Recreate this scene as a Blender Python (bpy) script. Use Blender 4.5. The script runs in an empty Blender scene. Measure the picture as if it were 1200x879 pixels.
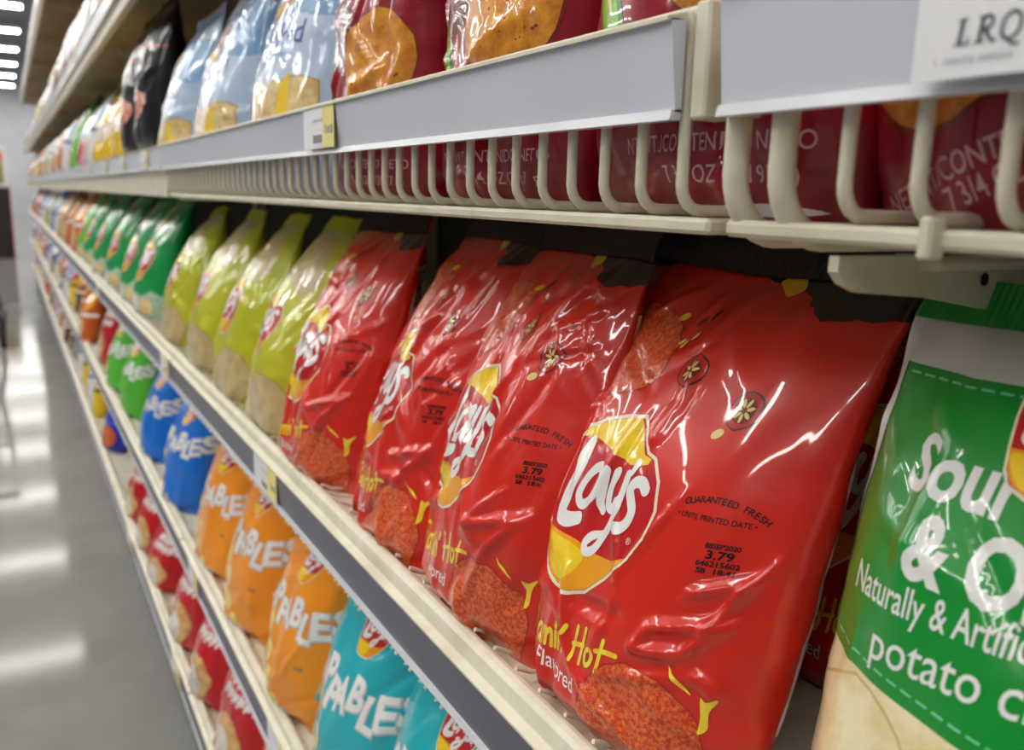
import bpy, math, random
import numpy as np
from mathutils import Matrix, Vector
from mathutils.geometry import tessellate_polygon

scene = bpy.context.scene
COL = scene.collection

# ------------------------------------------------------------------ camera
FPX, PCX, PCY = 1000.0, 600.0, 439.5          # focal length and centre, for a 1200x879 frame
AISLE_VP = (5.0, 217.0)                       # where the aisle direction (+Y) vanishes
ROLL = math.radians(1.6)
CAM_Z = 1.03
def camera_axes():
    d = np.array([-math.sin(ROLL), math.cos(ROLL)])
    v = np.array([AISLE_VP[0]-PCX, AISLE_VP[1]-PCY])
    t = -FPX*FPX/np.dot(v, d)
    y = np.array([v[0], v[1], FPX]); y /= np.linalg.norm(y)
    dn = np.array([t*d[0], t*d[1], FPX]); dn /= np.linalg.norm(dn)
    z = -dn; x = np.cross(y, z)
    return np.array([x, y, z])                # rows: world axes seen from the camera
AX = camera_axes()
cam_d = bpy.data.cameras.new('camera')
cam_d.sensor_fit = 'HORIZONTAL'; cam_d.sensor_width = 36.0; cam_d.lens = 36.0*FPX/1200.0
cam_d.clip_start = 0.01; cam_d.clip_end = 200
cam_d.dof.use_dof = True; cam_d.dof.focus_distance = 0.42; cam_d.dof.aperture_fstop = 9.5
cam = bpy.data.objects.new('camera', cam_d); COL.objects.link(cam)
m3 = AX @ np.diag([1.0, -1.0, -1.0])
M = Matrix([[*m3[0], 0.0], [*m3[1], 0.0], [*m3[2], CAM_Z], [0, 0, 0, 1]])
cam.matrix_world = M
scene.camera = cam

# ------------------------------------------------------------------ world, exposure
world = bpy.data.worlds.new('store_ambient'); scene.world = world; world.use_nodes = True
bgn = world.node_tree.nodes['Background']
bgn.inputs[0].default_value = (0.80, 0.86, 0.95, 1); bgn.inputs[1].default_value = 0.13
scene.view_settings.view_transform = 'Standard'; scene.view_settings.look = 'None'
scene.view_settings.exposure = 0.0; scene.view_settings.gamma = 1.0
scene.view_settings.use_curve_mapping = False
LAMP_STRENGTH = 28.5

# ------------------------------------------------------------------ materials
def lin(c):
    out = []
    for v in c[:3]:
        v = v/255.0
        out.append(v/12.92 if v <= 0.04045 else ((v+0.055)/1.055)**2.4)
    return (*out, 1.0)
MATS = {}
def new_mat(name):
    m = bpy.data.materials.new(name); m.use_nodes = True
    return m, m.node_tree, m.node_tree.nodes['Principled BSDF']
def film(name, rgb, rough=0.24, bump=0.10, rgb2=None, scale=60.0, spec=0.4, coat=0.8, mix=(0.42, 0.58)):
    """printed plastic film: flat ink colour (or a speckle of two inks) with a fine crinkle"""
    if name in MATS: return MATS[name]
    m, nt, b = new_mat(name)
    b.inputs['Roughness'].default_value = rough
    b.inputs['Specular IOR Level'].default_value = spec
    b.inputs['Coat Weight'].default_value = coat
    b.inputs['Coat Roughness'].default_value = 0.05
    tc = nt.nodes.new('ShaderNodeTexCoord')
    if rgb2 is None:
        b.inputs['Base Color'].default_value = lin(rgb)
    else:
        n = nt.nodes.new('ShaderNodeTexNoise'); n.inputs['Scale'].default_value = scale
        n.inputs['Detail'].default_value = 5.0; n.inputs['Roughness'].default_value = 0.7
        r = nt.nodes.new('ShaderNodeValToRGB')
        r.color_ramp.elements[0].position = mix[0]; r.color_ramp.elements[0].color = lin(rgb)
        r.color_ramp.elements[1].position = mix[1]; r.color_ramp.elements[1].color = lin(rgb2)
        nt.links.new(tc.outputs['Object'], n.inputs['Vector'])
        nt.links.new(n.outputs['Fac'], r.inputs['Fac'])
        nt.links.new(r.outputs['Color'], b.inputs['Base Color'])
    if bump:
        n2 = nt.nodes.new('ShaderNodeTexNoise'); n2.inputs['Scale'].default_value = 38.0
        n2.inputs['Detail'].default_value = 2.0; n2.inputs['Distortion'].default_value = 1.4
        bp = nt.nodes.new('ShaderNodeBump'); bp.inputs['Strength'].default_value = bump
        bp.inputs['Distance'].default_value = 0.01
        nt.links.new(tc.outputs['Object'], n2.inputs['Vector'])
        nt.links.new(n2.outputs['Fac'], bp.inputs['Height'])
        nt.links.new(bp.outputs['Normal'], b.inputs['Normal'])
    MATS[name] = m
    return m
def paint(name, rgb, rough=0.45, metal=0.0, rgb2=None, scale=8.0, bump=0.0, spec=0.5):
    """painted metal, plastic, board: plain colour with a little wear"""
    if name in MATS: return MATS[name]
    m, nt, b = new_mat(name)
    b.inputs['Roughness'].default_value = rough; b.inputs['Metallic'].default_value = metal
    b.inputs['Specular IOR Level'].default_value = spec
    b.inputs['Base Color'].default_value = lin(rgb)
    if rgb2 is not None:
        tc = nt.nodes.new('ShaderNodeTexCoord')
        n = nt.nodes.new('ShaderNodeTexNoise'); n.inputs['Scale'].default_value = scale
        n.inputs['Detail'].default_value = 6.0; n.inputs['Roughness'].default_value = 0.62
        r = nt.nodes.new('ShaderNodeValToRGB')
        r.color_ramp.elements[0].position = 0.35; r.color_ramp.elements[0].color = lin(rgb)
        r.color_ramp.elements[1].position = 0.68; r.color_ramp.elements[1].color = lin(rgb2)
        nt.links.new(tc.outputs['Object'], n.inputs['Vector'])
        nt.links.new(n.outputs['Fac'], r.inputs['Fac'])
        nt.links.new(r.outputs['Color'], b.inputs['Base Color'])
        if bump:
            bp = nt.nodes.new('ShaderNodeBump'); bp.inputs['Strength'].default_value = bump
            bp.inputs['Distance'].default_value = 0.002
            nt.links.new(n.outputs['Fac'], bp.inputs['Height'])
            nt.links.new(bp.outputs['Normal'], b.inputs['Normal'])
    MATS[name] = m
    return m
def lamp_mat(name, rgb, strength):
    m, nt, b = new_mat(name)
    b.inputs['Base Color'].default_value = lin((240, 240, 240))
    b.inputs['Emission Color'].default_value = lin(rgb)
    b.inputs['Emission Strength'].default_value = strength
    return m
CREAM = paint('cream_enamel', (222, 216, 196), 0.42, rgb2=(204, 196, 172), scale=30)
CREAM_WIRE = paint('cream_wire_enamel', (226, 220, 200), 0.38, rgb2=(212, 204, 180), scale=40)
SHADED_DECK = paint('shaded_cream_deck', (176, 150, 104), .5, rgb2=(160, 134, 90), scale=6)  # cream decks of the two upper shelves, dim warm shade painted into the colour
BACK = paint('brown_back_panel', (38, 31, 25), 0.7, rgb2=(28, 23, 19), scale=5)
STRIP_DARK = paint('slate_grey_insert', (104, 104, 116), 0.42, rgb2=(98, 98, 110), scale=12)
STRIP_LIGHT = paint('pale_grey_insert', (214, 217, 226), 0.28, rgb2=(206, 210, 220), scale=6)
CLEAR_EDGE = paint('milky_plastic_edge', (206, 208, 214), 0.25)
TAG_WHITE = paint('tag_white_paper', (232, 232, 234), 0.5)
TAG_YELLOW = paint('tag_yellow_paper', (236, 222, 140), 0.5)
TAG_INK = paint('tag_grey_ink', (92, 92, 98), 0.6)
TAG_PALE_INK = paint('tag_pale_ink', (176, 176, 182), 0.6)

# ------------------------------------------------------------------ object helpers
def link(o, parent=None):
    COL.objects.link(o)
    if parent is not None: o.parent = parent
    return o
def tag(o, label=None, cat=None, group=None, kind=None):
    if label: o['label'] = label
    if cat: o['category'] = cat
    if group: o['group'] = group
    if kind: o['kind'] = kind
    return o
def empty(name, loc, rz=0.0):
    o = bpy.data.objects.new(name, None); o.empty_display_size = 0.02
    o.location = loc; o.rotation_euler = (0, 0, rz)
    return link(o)
class MB:
    """collects simple solids into one mesh"""
    def __init__(s): s.v = []; s.f = []; s.sm = []
    def add(s, vs, fs, smooth=False):
        o = len(s.v); s.v += [tuple(p) for p in vs]
        s.f += [tuple(i+o for i in f) for f in fs]; s.sm += [smooth]*len(fs)
        return s
    def box(s, x0, x1, y0, y1, z0, z1, c=0.0):
        """box with all twelve edges chamfered by c"""
        if c <= 0:
            vs = [(x, y, z) for x in (x0, x1) for y in (y0, y1) for z in (z0, z1)]
            return s.add(vs, [(0,1,3,2),(4,6,7,5),(0,4,5,1),(2,3,7,6),(0,2,6,4),(1,5,7,3)])
        c = min(c, abs(x1-x0)*.45, abs(y1-y0)*.45, abs(z1-z0)*.45)
        mid = ((x0+x1)/2, (y0+y1)/2, (z0+z1)/2); P = []; idx = {}
        for ix, x in ((0, x0), (1, x1)):
            for iy, y in ((0, y0), (1, y1)):
                for iz, z in ((0, z0), (1, z1)):
                    sx, sy, sz = (1 if ix == 0 else -1), (1 if iy == 0 else -1), (1 if iz == 0 else -1)
                    for k, q in enumerate(((x, y+sy*c, z+sz*c), (x+sx*c, y, z+sz*c), (x+sx*c, y+sy*c, z))):
                        idx[ix, iy, iz, k] = len(P); P.append(q)
        F = []
        def a(ix, iy, iz, k): return idx[ix, iy, iz, k]
        for q in (0, 1):
            F.append((a(q,0,0,0), a(q,1,0,0), a(q,1,1,0), a(q,0,1,0)))
            F.append((a(0,q,0,1), a(1,q,0,1), a(1,q,1,1), a(0,q,1,1)))
            F.append((a(0,0,q,2), a(1,0,q,2), a(1,1,q,2), a(0,1,q,2)))
            for r in (0, 1):
                F.append((a(q,r,0,0), a(q,r,1,0), a(q,r,1,1), a(q,r,0,1)))
                F.append((a(q,0,r,0), a(q,1,r,0), a(q,1,r,2), a(q,0,r,2)))
                F.append((a(0,q,r,1), a(1,q,r,1), a(1,q,r,2), a(0,q,r,2)))
                for t in (0, 1): F.append((a(q,r,t,0), a(q,r,t,1), a(q,r,t,2)))
        fixed = []
        for f in F:
            p = [np.array(P[i]) for i in f]
            n = np.cross(p[1]-p[0], p[2]-p[0]); ctr = sum(p)/len(p)-np.array(mid)
            fixed.append(f if np.dot(n, ctr) > 0 else f[::-1])
        return s.add(P, fixed)
    def prism_y(s, prof, y0, y1, smooth=False):
        """profile in (x, z) pulled along y"""
        n = len(prof)
        area = sum(prof[i][0]*prof[(i+1) % n][1]-prof[(i+1) % n][0]*prof[i][1] for i in range(n))
        if area > 0: prof = prof[::-1]
        vs = [(x, y0, z) for x, z in prof]+[(x, y1, z) for x, z in prof]
        fs = [(i, (i+1) % n, (i+1) % n+n, i+n) for i in range(n)]
        s.add(vs, fs, smooth); s.add(vs, [tuple(range(n))[::-1], tuple(range(n, 2*n))])
        return s
    def tube(s, pts, r, n=8):
        pts = [np.array(p, float) for p in pts]; rings = []
        t = pts[1]-pts[0]; t /= np.linalg.norm(t)
        up = np.array([0, 1.0, 0]) if abs(t[1]) < .9 else np.array([1.0, 0, 0])
        for i, p in enumerate(pts):
            if i == 0: t = pts[1]-pts[0]
            elif i == len(pts)-1: t = pts[-1]-pts[-2]
            else: t = pts[i+1]-pts[i-1]
            t = t/np.linalg.norm(t)
            a = np.cross(t, up); a /= np.linalg.norm(a); b = np.cross(t, a); up = -np.cross(t, a) if False else up
            rr = r[i] if isinstance(r, (list, tuple)) else r
            rings.append([tuple(p+rr*(math.cos(2*math.pi*k/n)*a+math.sin(2*math.pi*k/n)*b)) for k in range(n)])
        vs = [q for ring in rings for q in ring]; fs = []
        for i in range(len(pts)-1):
            for k in range(n):
                k2 = (k+1) % n
                fs.append((i*n+k, i*n+k2, (i+1)*n+k2, (i+1)*n+k))
        s.add(vs, fs, True); L = (len(pts)-1)*n
        s.add(vs, [tuple(range(n))[::-1], tuple(range(L, L+n))])
        return s
    def build(s, name, mat, parent=None):
        me = bpy.data.meshes.new(name); me.from_pydata(s.v, [], s.f)
        me.polygons.foreach_set('use_smooth', s.sm); me.materials.append(mat); me.update()
        return link(bpy.data.objects.new(name, me), parent)
def copy_tree(o, parent=None):
    c = o.copy(); COL.objects.link(c)
    if parent is not None: c.parent = parent
    for ch in o.children: copy_tree(ch, c)
    return c

# ------------------------------------------------------------------ the setting
XF = 0.218                        # the front plane of the shelving
XB = 0.680                        # its back panel
SECTION = 1.2195
Y_JOINT = [0.2355+SECTION*k for k in range(-1, 10)]
Y_END = Y_JOINT[-1]
def floor_material():
    m, nt, b = new_mat('polished_concrete')
    tc = nt.nodes.new('ShaderNodeTexCoord')
    n = nt.nodes.new('ShaderNodeTexNoise'); n.inputs['Scale'].default_value = 2.2
    n.inputs['Detail'].default_value = 8.0; n.inputs['Roughness'].default_value = 0.66
    r = nt.nodes.new('ShaderNodeValToRGB')
    r.color_ramp.elements[0].position = 0.30; r.color_ramp.elements[0].color = lin((122, 121, 118))
    r.color_ramp.elements[1].position = 0.72; r.color_ramp.elements[1].color = lin((142, 141, 138))
    nt.links.new(tc.outputs['Object'], n.inputs['Vector'])
    nt.links.new(n.outputs['Fac'], r.inputs['Fac']); nt.links.new(r.outputs['Color'], b.inputs['Base Color'])
    b.inputs['Roughness'].default_value = 0.085; b.inputs['Specular IOR Level'].default_value = 0.07
    return m
def slab(name, x0, x1, y0, y1, z0, z1, mat):
    return tag(MB().box(x0, x1, y0, y1, z0, z1).build(name, mat), kind='structure')
slab('floor', -9, 9, -6, 38, -0.1, 0.0, floor_material())
CEIL_Z = 4.6
slab('ceiling', -9, 9, -6, 38, CEIL_Z, CEIL_Z+0.1, paint('ceiling_grey', (150, 154, 162), 0.8, rgb2=(138, 142, 150), scale=1.5))
slab('wall_far', -9, 9, 37.8, 38, 0, CEIL_Z, paint('far_wall', (226, 228, 232), 0.7, rgb2=(214, 216, 222), scale=1.2))
LAMP = lamp_mat('fluorescent_tube', (255, 252, 246), LAMP_STRENGTH)
HOUSING = paint('lamp_housing', (235, 236, 238), 0.5)
def ceiling_lamp(x, y, label, half=1.2):
    t = empty('ceiling_light', (x, y, 4.38))
    h = MB().prism_y([(-half-.02, 0.02), (half+.02, 0.02), (half+.02, 0.075), (-half-.02, 0.075)], -0.16, 0.16).build('housing', HOUSING, t)
    MB().box(-half, half, -0.14, 0.14, 0.0, 0.02, 0.006).build('diffuser', LAMP, t)
    for sx in (-half*.75, half*.75):
        MB().tube([(sx, 0, 0.075), (sx, 0, 0.22)], 0.006, 6).build('hanger', HOUSING, t)
    tag(t, label, 'ceiling light', 'fluorescent lights over the aisle')
ORD = ['first', 'second', 'third', 'fourth', 'fifth', 'sixth', 'seventh', 'eighth', 'ninth', 'tenth', 'eleventh',
       'twelfth', 'thirteenth', 'fourteenth', 'fifteenth', 'sixteenth', 'seventeenth', 'eighteenth', 'nineteenth', 'twentieth']
def nth(k):
    return ORD[k] if k < len(ORD) else '%d%s' % (k+1, 'th' if 10 <= (k+1) % 100 <= 20 else {1: 'st', 2: 'nd', 3: 'rd'}.get((k+1) % 10, 'th'))
for k in range(13):
    ceiling_lamp(0.0, 10.6+3.1*(k-4), 'white fluorescent strip light over the shelf front, %s from the camera end' % nth(k), .55)
    ceiling_lamp(-1.75, 10.6+3.1*(k-4), 'white fluorescent strip light over the aisle, %s from the camera end' % nth(k), .8)
for row, xx in (('one row left of the aisle', -4.0), ('two rows left of the aisle', -7.0), ('one row right of the aisle', 2.9)):
    for k in range(7):
        ceiling_lamp(xx, -1.8+6.2*k if xx != -4.0 else -1.8+3.1*k, 'white fluorescent strip light %s, %s from the camera end' % (row, nth(k)))

# ------------------------------------------------------------------ shelving
# (deck height of the goods, top of lip, bottom of price strip)
S_TOP = [0.171, 0.4626, 0.772, 1.100, 1.431, 1.955]
DECK = [0.158, 0.452, 0.762, 1.022, 1.420, 1.945]
SHELF_WORD = ['bottom shelf', 'second lowest shelf', 'middle shelf', 'eye-level shelf', 'shelf above eye level', 'top shelf']
t = empty('shelving_gondola', (XB, (Y_JOINT[0]+Y_END)/2, 0))
tag(t, 'brown-backed steel back wall of the shelving run behind all the bags', 'shelving')
ym = (Y_JOINT[0]+Y_END)/2
for k in range(len(Y_JOINT)-1):
    MB().box(0.0, 0.012, Y_JOINT[k]-ym+.003, Y_JOINT[k+1]-ym-.003, 0.02, 2.55, .002).build('back_panel', BACK, t)
for k in range(len(Y_JOINT)):
    MB().box(-0.03, 0.03, Y_JOINT[k]-ym-.015, Y_JOINT[k]-ym+.015, 0.0, 2.56, .003).build('upright', CREAM, t)
KICK = paint('kick_plate_grey', (92, 90, 88), 0.5)
def sec_word(k):
    return 'nearest section' if k == 0 else '%s section down the aisle' % ORD[k]
def lip_profile(z, h=0.016):
    """rounded front lip, closed profile in (x, z); top at z"""
    p = []
    for a in range(0, 181, 30):
        p.append((XF+.005-.006*math.cos(math.radians(a)), z-.006+.006*math.sin(math.radians(a))))
    return p+[(XF+.012, z-h-.03), (XF-.0005, z-h-.03), (XF-.0005, z-h+.002), (XF-.002, z-h+.004)]
def channel(parent, y0, y1, ztop, zbot, mat, tilt=0.002):
    """price channel: coloured insert with a clear plastic rim, pushed on to the lip"""
    c = MB().prism_y([(XF-.004-tilt, ztop), (XF-.001, ztop), (XF-.001, zbot), (XF-.004, zbot)], y0, y1).build('price_channel', mat, parent)
    MB().prism_y([(XF-.006-tilt, ztop+.0005), (XF-.001, ztop+.0025), (XF-.001, ztop), (XF-.006-tilt, ztop-.001)], y0, y1).build('rim', CREAM, c)
    MB().prism_y([(XF-.0066, zbot-.0030), (XF-.001, zbot-.0030), (XF-.001, zbot+.0008), (XF-.0056, zbot+.0008)], y0, y1).build('rim', CLEAR_EDGE, c)
    return c
def bracket(parent, y, z):
    prof = [(XF+.010, z+.019), (XB-.032, z+.019), (XB-.032, z-.045), (XB-.08, z-.045), (XF+.06, z+.004), (XF+.022, z+.007), (XF+.014, z+.010), (XF+.010, z+.014)]
    o = MB().prism_y(prof, y-.002, y+.002).build('bracket', CREAM, parent)
    MB().box(XF+.05, XB-.032, y-.010, y+.010, z+.014, z+.019, .002).build('flange', CREAM, o)
    for hx in (XF+.09, XF+.16, XF+.24):
        hole = MB(); ring = [(hx+.0026*math.cos(a*math.pi/6), y-.0024, z+.010+.0026*math.sin(a*math.pi/6)) for a in range(12)]
        hole.add(ring, [tuple(range(12))]); hole.build('bolt_hole', paint('hole_black', (12, 12, 12), 0.8), o)
DEPTH_IN = {}
def plain_shelf(level, k, thick, strip_top, strip_bot, mat, ends=True):
    y0, y1 = Y_JOINT[k]+.0015, Y_JOINT[k+1]-.0015
    z = S_TOP[level]
    t = empty('gondola_shelf', (0, 0, 0))
    tag(t, 'cream steel %s with a grey price strip, %s' % (SHELF_WORD[level], sec_word(k)), 'shelf', 'cream steel shelves of the aisle')
    dz = 1.092 if level == 3 else DECK[level]
    MB().box(XF+.010, XB-.031, y0, y1, dz-.012, dz, .002).build('deck', CREAM if level < 4 else SHADED_DECK, t)
    MB().prism_y(lip_profile(z), y0, y1, False).build('front_lip', CREAM, t)
    fb = 1.019 if level == 3 else strip_bot-.030
    if thick: MB().prism_y([(XF+.002, fb), (XF+.016, fb), (XF+.016, z-.02), (XF+.002, z-.02)], y0, y1).build('front_fascia', CREAM, t)
    channel(t, y0+.002, y1-.002, strip_top, strip_bot, mat)
    if level: [bracket(t, yy, dz-.032) for yy in ((y0+.012, y1-.012) if level != 3 else (y1-.012,))]
    else: MB().box(XF+.014, XF+.03, y0, y1, 0.0, 0.118, .002).build('kick_plate', KICK, t)
    return t
def wire_ends(parent, y0, y1, z_top, z_low):
    """ends of the deck's wire mat: nubs over the lip and loops under the price strip"""
    mb = MB(); y = y0+.012
    while y < y1-.01:
        mb.tube([(XF+.06, y, z_top-.010), (XF+.018, y, z_top-.004), (XF+.0125, y, z_top-.0008), (XF+.0085, y, z_top+.0008)], .0014, 6)
        mb.tube([(XF+.010, y-.005, z_low+.012), (XF+.001, y-.005, z_low+.001), (XF-.0035, y-.004, z_low-.006), (XF-.0035, y, z_low-.0095), (XF-.0035, y+.004, z_low-.006), (XF+.001, y+.005, z_low+.001), (XF+.010, y+.005, z_low+.012)], .0013, 5)
        y += .0248
    tag(mb.build('wire_ends', CREAM_WIRE, parent), kind='stuff')
NSEC = len(Y_JOINT)-1
for k in range(NSEC):
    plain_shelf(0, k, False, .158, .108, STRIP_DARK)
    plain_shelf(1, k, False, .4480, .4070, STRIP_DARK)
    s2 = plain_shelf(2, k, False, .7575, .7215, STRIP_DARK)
    if k < 4: wire_ends(s2, Y_JOINT[k], Y_JOINT[k+1], S_TOP[2], .7175)
    if k >= 2:
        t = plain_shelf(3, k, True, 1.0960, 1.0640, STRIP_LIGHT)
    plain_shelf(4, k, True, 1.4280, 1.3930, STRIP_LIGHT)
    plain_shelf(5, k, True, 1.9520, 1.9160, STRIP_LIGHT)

# eye-level wire baskets (two nearest sections)
def arc(cx, cz, r, a0, a1, n):
    return [(cx+r*math.cos(math.radians(a0+(a1-a0)*i/n)), cz+r*math.sin(math.radians(a0+(a1-a0)*i/n))) for i in range(n+1)]
WIRE_Z = 1.0275
def wire_mesh(r, zb, rb, x_in):
    pts = [(XF+.003, 0, 1.098)]+[(x, 0, z) for x, z in arc(XF+.003+rb, zb+rb, rb, 180, 270, 5)]+[(x_in, 0, zb)]
    m = MB().tube(pts, r, 8); me = bpy.data.meshes.new('wire'); me.from_pydata(m.v, [], m.f)
    me.polygons.foreach_set('use_smooth', m.sm); me.materials.append(CREAM_WIRE)
    return me
WIRE_ME = wire_mesh(.0024, WIRE_Z, .010, XF+.30)
for k in (0, 1):
    y0, y1 = Y_JOINT[k]+.004, Y_JOINT[k+1]-.004
    t = empty('wire_basket_shelf', (0, 0, 0))
    tag(t, 'cream wire basket shelf holding the %s' % ('nearest dark red bags, right of the strip joint' if k == 0 else 'blue, white and dark red bags behind its bars'), 'shelf', 'cream steel shelves of the aisle')
    y = .1295-.0248*40 if k == 0 else .2530
    lim = .190 if k == 0 else y1-.008
    while y < lim:
        if y > y0+.01:
            o = link(bpy.data.objects.new('wire', WIRE_ME), t); o.location = (0, y, 0)
        y += .0248
    MB().box(XF+.002, XF+.0085, y0, y1, 1.0955, 1.1005, .0015).build('top_rail', CREAM, t)
    MB().box(XF+.005, XB-.031, y0, y1, 1.0190, 1.0250, .0015).build('tray', CREAM, t)
    for yy in (y0+.004, y1-.004):
        MB().box(XF-.001, XF+.012, yy-.004, yy+.004, 1.060, 1.1005, .001).build('end_post', CREAM, t)
    if k == 0:
        channel(t, y0, y1-.004, 1.0990, 1.0625, STRIP_LIGHT, .004)
        bracket(t, .186, .996)
        MB().box(XF+.0005, XF+.008, .147, .1515, 1.0165, 1.0285, .001).build('clip', CREAM, t)
    else:
        channel(t, y0+.012, y1-.002, 1.0950, 1.0630, STRIP_LIGHT, .004)
    for yy in ((y1-.005, y1-.026) if k == 0 else (y1-.008,)):
        pts = [(XF+.004, yy, 1.097)]+[(x, yy, z) for x, z in arc(XF+.004+.022, 1.0195+.022, .022, 180, 270, 8)]+[(XF+.36, yy, 1.0195)]
        MB().tube(pts, .0046, 12).build('frame_rod', CREAM_WIRE, t)
#@@BAG-BEGIN
def vnoise(x, y, seed):
    """smooth value noise on numpy arrays, -1..1"""
    xi = np.floor(x).astype(np.int64); yi = np.floor(y).astype(np.int64)
    fx = x-xi; fy = y-yi; fx = fx*fx*(3-2*fx); fy = fy*fy*(3-2*fy)
    def h(a, b):
        n = (a*374761393+b*668265263+seed*974634777) & 0x7fffffff
        n = ((n ^ (n >> 13))*1274126177) & 0x7fffffff
        return ((n ^ (n >> 16)) & 0xffff)/32767.5-1.0
    return (h(xi, yi)*(1-fx)+h(xi+1, yi)*fx)*(1-fy)+(h(xi, yi+1)*(1-fx)+h(xi+1, yi+1)*fx)*fy
def bag_grid(sp):
    """front and back sheets of a filled pillow bag standing on its base.
    local axes: x right as seen from the aisle, y into the shelf, z up"""
    W, H, T = sp['W'], sp['H'], sp['T']; nu, nv = sp['n']; seed = sp.get('seed', 1)
    lean = math.tan(math.radians(sp.get('lean', 12))); top_bend = sp.get('bend', 0.25)
    wr = sp.get('wrinkle', 1.0)
    s = np.linspace(-1, 1, nu+1)[None, :].repeat(nv+1, 0); t = np.linspace(0, 1, nv+1)[:, None].repeat(nu+1, 1)
    tm = .36; te = sp.get('seal', .94)
    p = np.where(t < tm, 1-sp.get("base", .40)*((tm-t)/tm)**2.2, np.cos(np.clip((t-tm)/(te-tm), 0, 1)*math.pi/2)**.85)
    p = p*(1-.36*np.clip(1-t/.075, 0, 1)**1.3)          # the base curls in above the shelf lip
    hw = W/2*(1-.10*p)*(1-.11*np.exp(-(t/.10)**2))*(1-sp.get('taper', .10)*np.clip((t-.5)/.5, 0, 1)**1.5)
    e = sp.get("pillow", 2.4)
    g = np.clip(1-np.abs(s)**e, 0, 1)**.60
    z = H*(t-.02*p*g*0)
    yc = lean*z+top_bend*np.clip(t-.62, 0, 1)**2*H*1.6
    twist = sp.get('twist', 0.0)
    mask = np.clip((1-np.abs(s))*7, 0, 1)*np.clip((te-t)*14, 0, 1)
    rng = random.Random(seed)
    out = []
    for side in (0, 1):
        d = .0030*wr*vnoise(s*2.2+9*side, t*3.0, seed+side*7)+.0016*wr*vnoise(s*5+3, t*7, seed+11+side)
        # folds gathered below the top seal and above the base
        for k in range(int(sp.get('folds', 9))):
            s0 = rng.uniform(-.9, .9); a = rng.uniform(.0012, .0034)*wr; wd = rng.uniform(.05, .12)
            top = rng.random() < .7
            L = rng.uniform(.18, .42); q = (te-t)/L if top else t/(L*.7)
            sl = s-(s0*(1-.35*np.clip(q, 0, 1)))
            d += a*np.clip(1-np.abs(sl)/wd, 0, 1)*np.clip(1-q, 0, 1)
        # creases in the film
        for k in range(int(sp.get('creases', 22))):
            x0, y0 = rng.uniform(-.85, .85), rng.uniform(.08, .88)
            th = rng.gauss(0, .5)+(math.pi/2 if rng.random() < .55 else rng.choice((.5, -.5)))
            L = rng.uniform(.12, .34); wd = rng.uniform(.022, .065); a = rng.choice((1, 1, -1))*rng.uniform(.0012, .0030)*wr
            dx = (s-x0)*W/2/(H*.5); dy = (t-y0)*2
            al = dx*math.cos(th)+dy*math.sin(th); ac = -dx*math.sin(th)+dy*math.cos(th)
            d += a*np.clip(1-np.abs(ac)/wd, 0, 1)*np.clip(1-(al/L)**2, 0, 1)
        for (x0, y0, x1, y1, wd, a) in (sp.get('ridges', ()) if side == 0 else ()):
            px, py = (s-x0)*W/2, (t-y0)*H; ex, ey = (x1-x0)*W/2, (y1-y0)*H; L2 = ex*ex+ey*ey
            al = np.clip((px*ex+py*ey)/L2, 0, 1); dist = np.hypot(px-al*ex, py-al*ey)
            d += a*np.clip(1-dist/wd, 0, 1)*(np.clip(np.minimum(al, 1-al)*5, 0, 1)*.7+.3)
        d *= mask
        half = T/2*p*g
        puck = .0022*wr*vnoise(t*26+5*side, s*0+3, seed+5)*np.clip((np.abs(s)-.72)/.28, 0, 1)
        x = s*hw+puck*.5*np.sign(s)*(1-g)
        yy = yc+twist*s*t*W/2
        if side == 0: y = yy-half-d
        else: y = yy+half+d
        edge = np.abs(s) > .999
        y = np.where(edge, yy+.0035*wr*vnoise(t*13, s*0, seed+3), y)
        zz = z+sp.get('sag', .006)*vnoise(s*1.3, t*0+seed*.37, seed+21)*t
        out.append(np.stack([x, y, zz], -1))
    out[1][:, 0] = out[0][:, 0]; out[1][:, -1] = out[0][:, -1]
    out[1][-1] = out[0][-1]
    return out
#@@BAG-END
def grid_normals(P, flip):
    du = np.gradient(P, axis=1); dv = np.gradient(P, axis=0)
    n = np.cross(du, dv); n /= np.linalg.norm(n, axis=-1, keepdims=True)+1e-12
    return n*(-1 if flip else 1)

# ---- flat print shapes: triangles in metres on the flat film (x from the middle, y from the base)
def tri_poly(loop, holes=()):
    loops = [[Vector((x, y, 0)) for x, y in l] for l in [loop, *holes]]
    pts = [v for l in loops for v in l]
    T = tessellate_polygon(loops)
    return np.array([[(pts[i].x, pts[i].y) for i in tr] for tr in T]).reshape(-1, 3, 2)
def smooth_path(pts, n=6, closed=False):
    pts = [np.array(p, float) for p in pts]; N = len(pts); out = []
    for i in range(N if closed else N-1):
        if closed: a, b, c, d = (pts[(i+j-1) % N] for j in range(4))
        else: a, b, c, d = pts[max(i-1, 0)], pts[i], pts[i+1], pts[min(i+2, N-1)]
        for k in range(n):
            u = k/n
            out.append(.5*((2*b)+(c-a)*u+(2*a-5*b+4*c-d)*u*u+(3*b-a-3*c+d)*u**3))
    if not closed: out.append(pts[-1])
    return out
def tri_blob(pts, n=5): return tri_poly([tuple(p) for p in smooth_path(pts, n, True)])
def tri_disc(cx, cy, rx, ry=None, n=28, jit=0.0, seed=0, rot=0.0):
    ry = rx if ry is None else ry; r = random.Random(seed); L = []
    for i in range(n):
        a = 2*math.pi*i/n; q = 1+jit*(r.random()-.5)*2; x, y = rx*q*math.cos(a), ry*q*math.sin(a)
        L.append((cx+x*math.cos(rot)-y*math.sin(rot), cy+x*math.sin(rot)+y*math.cos(rot)))
    return tri_poly(L)
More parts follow.
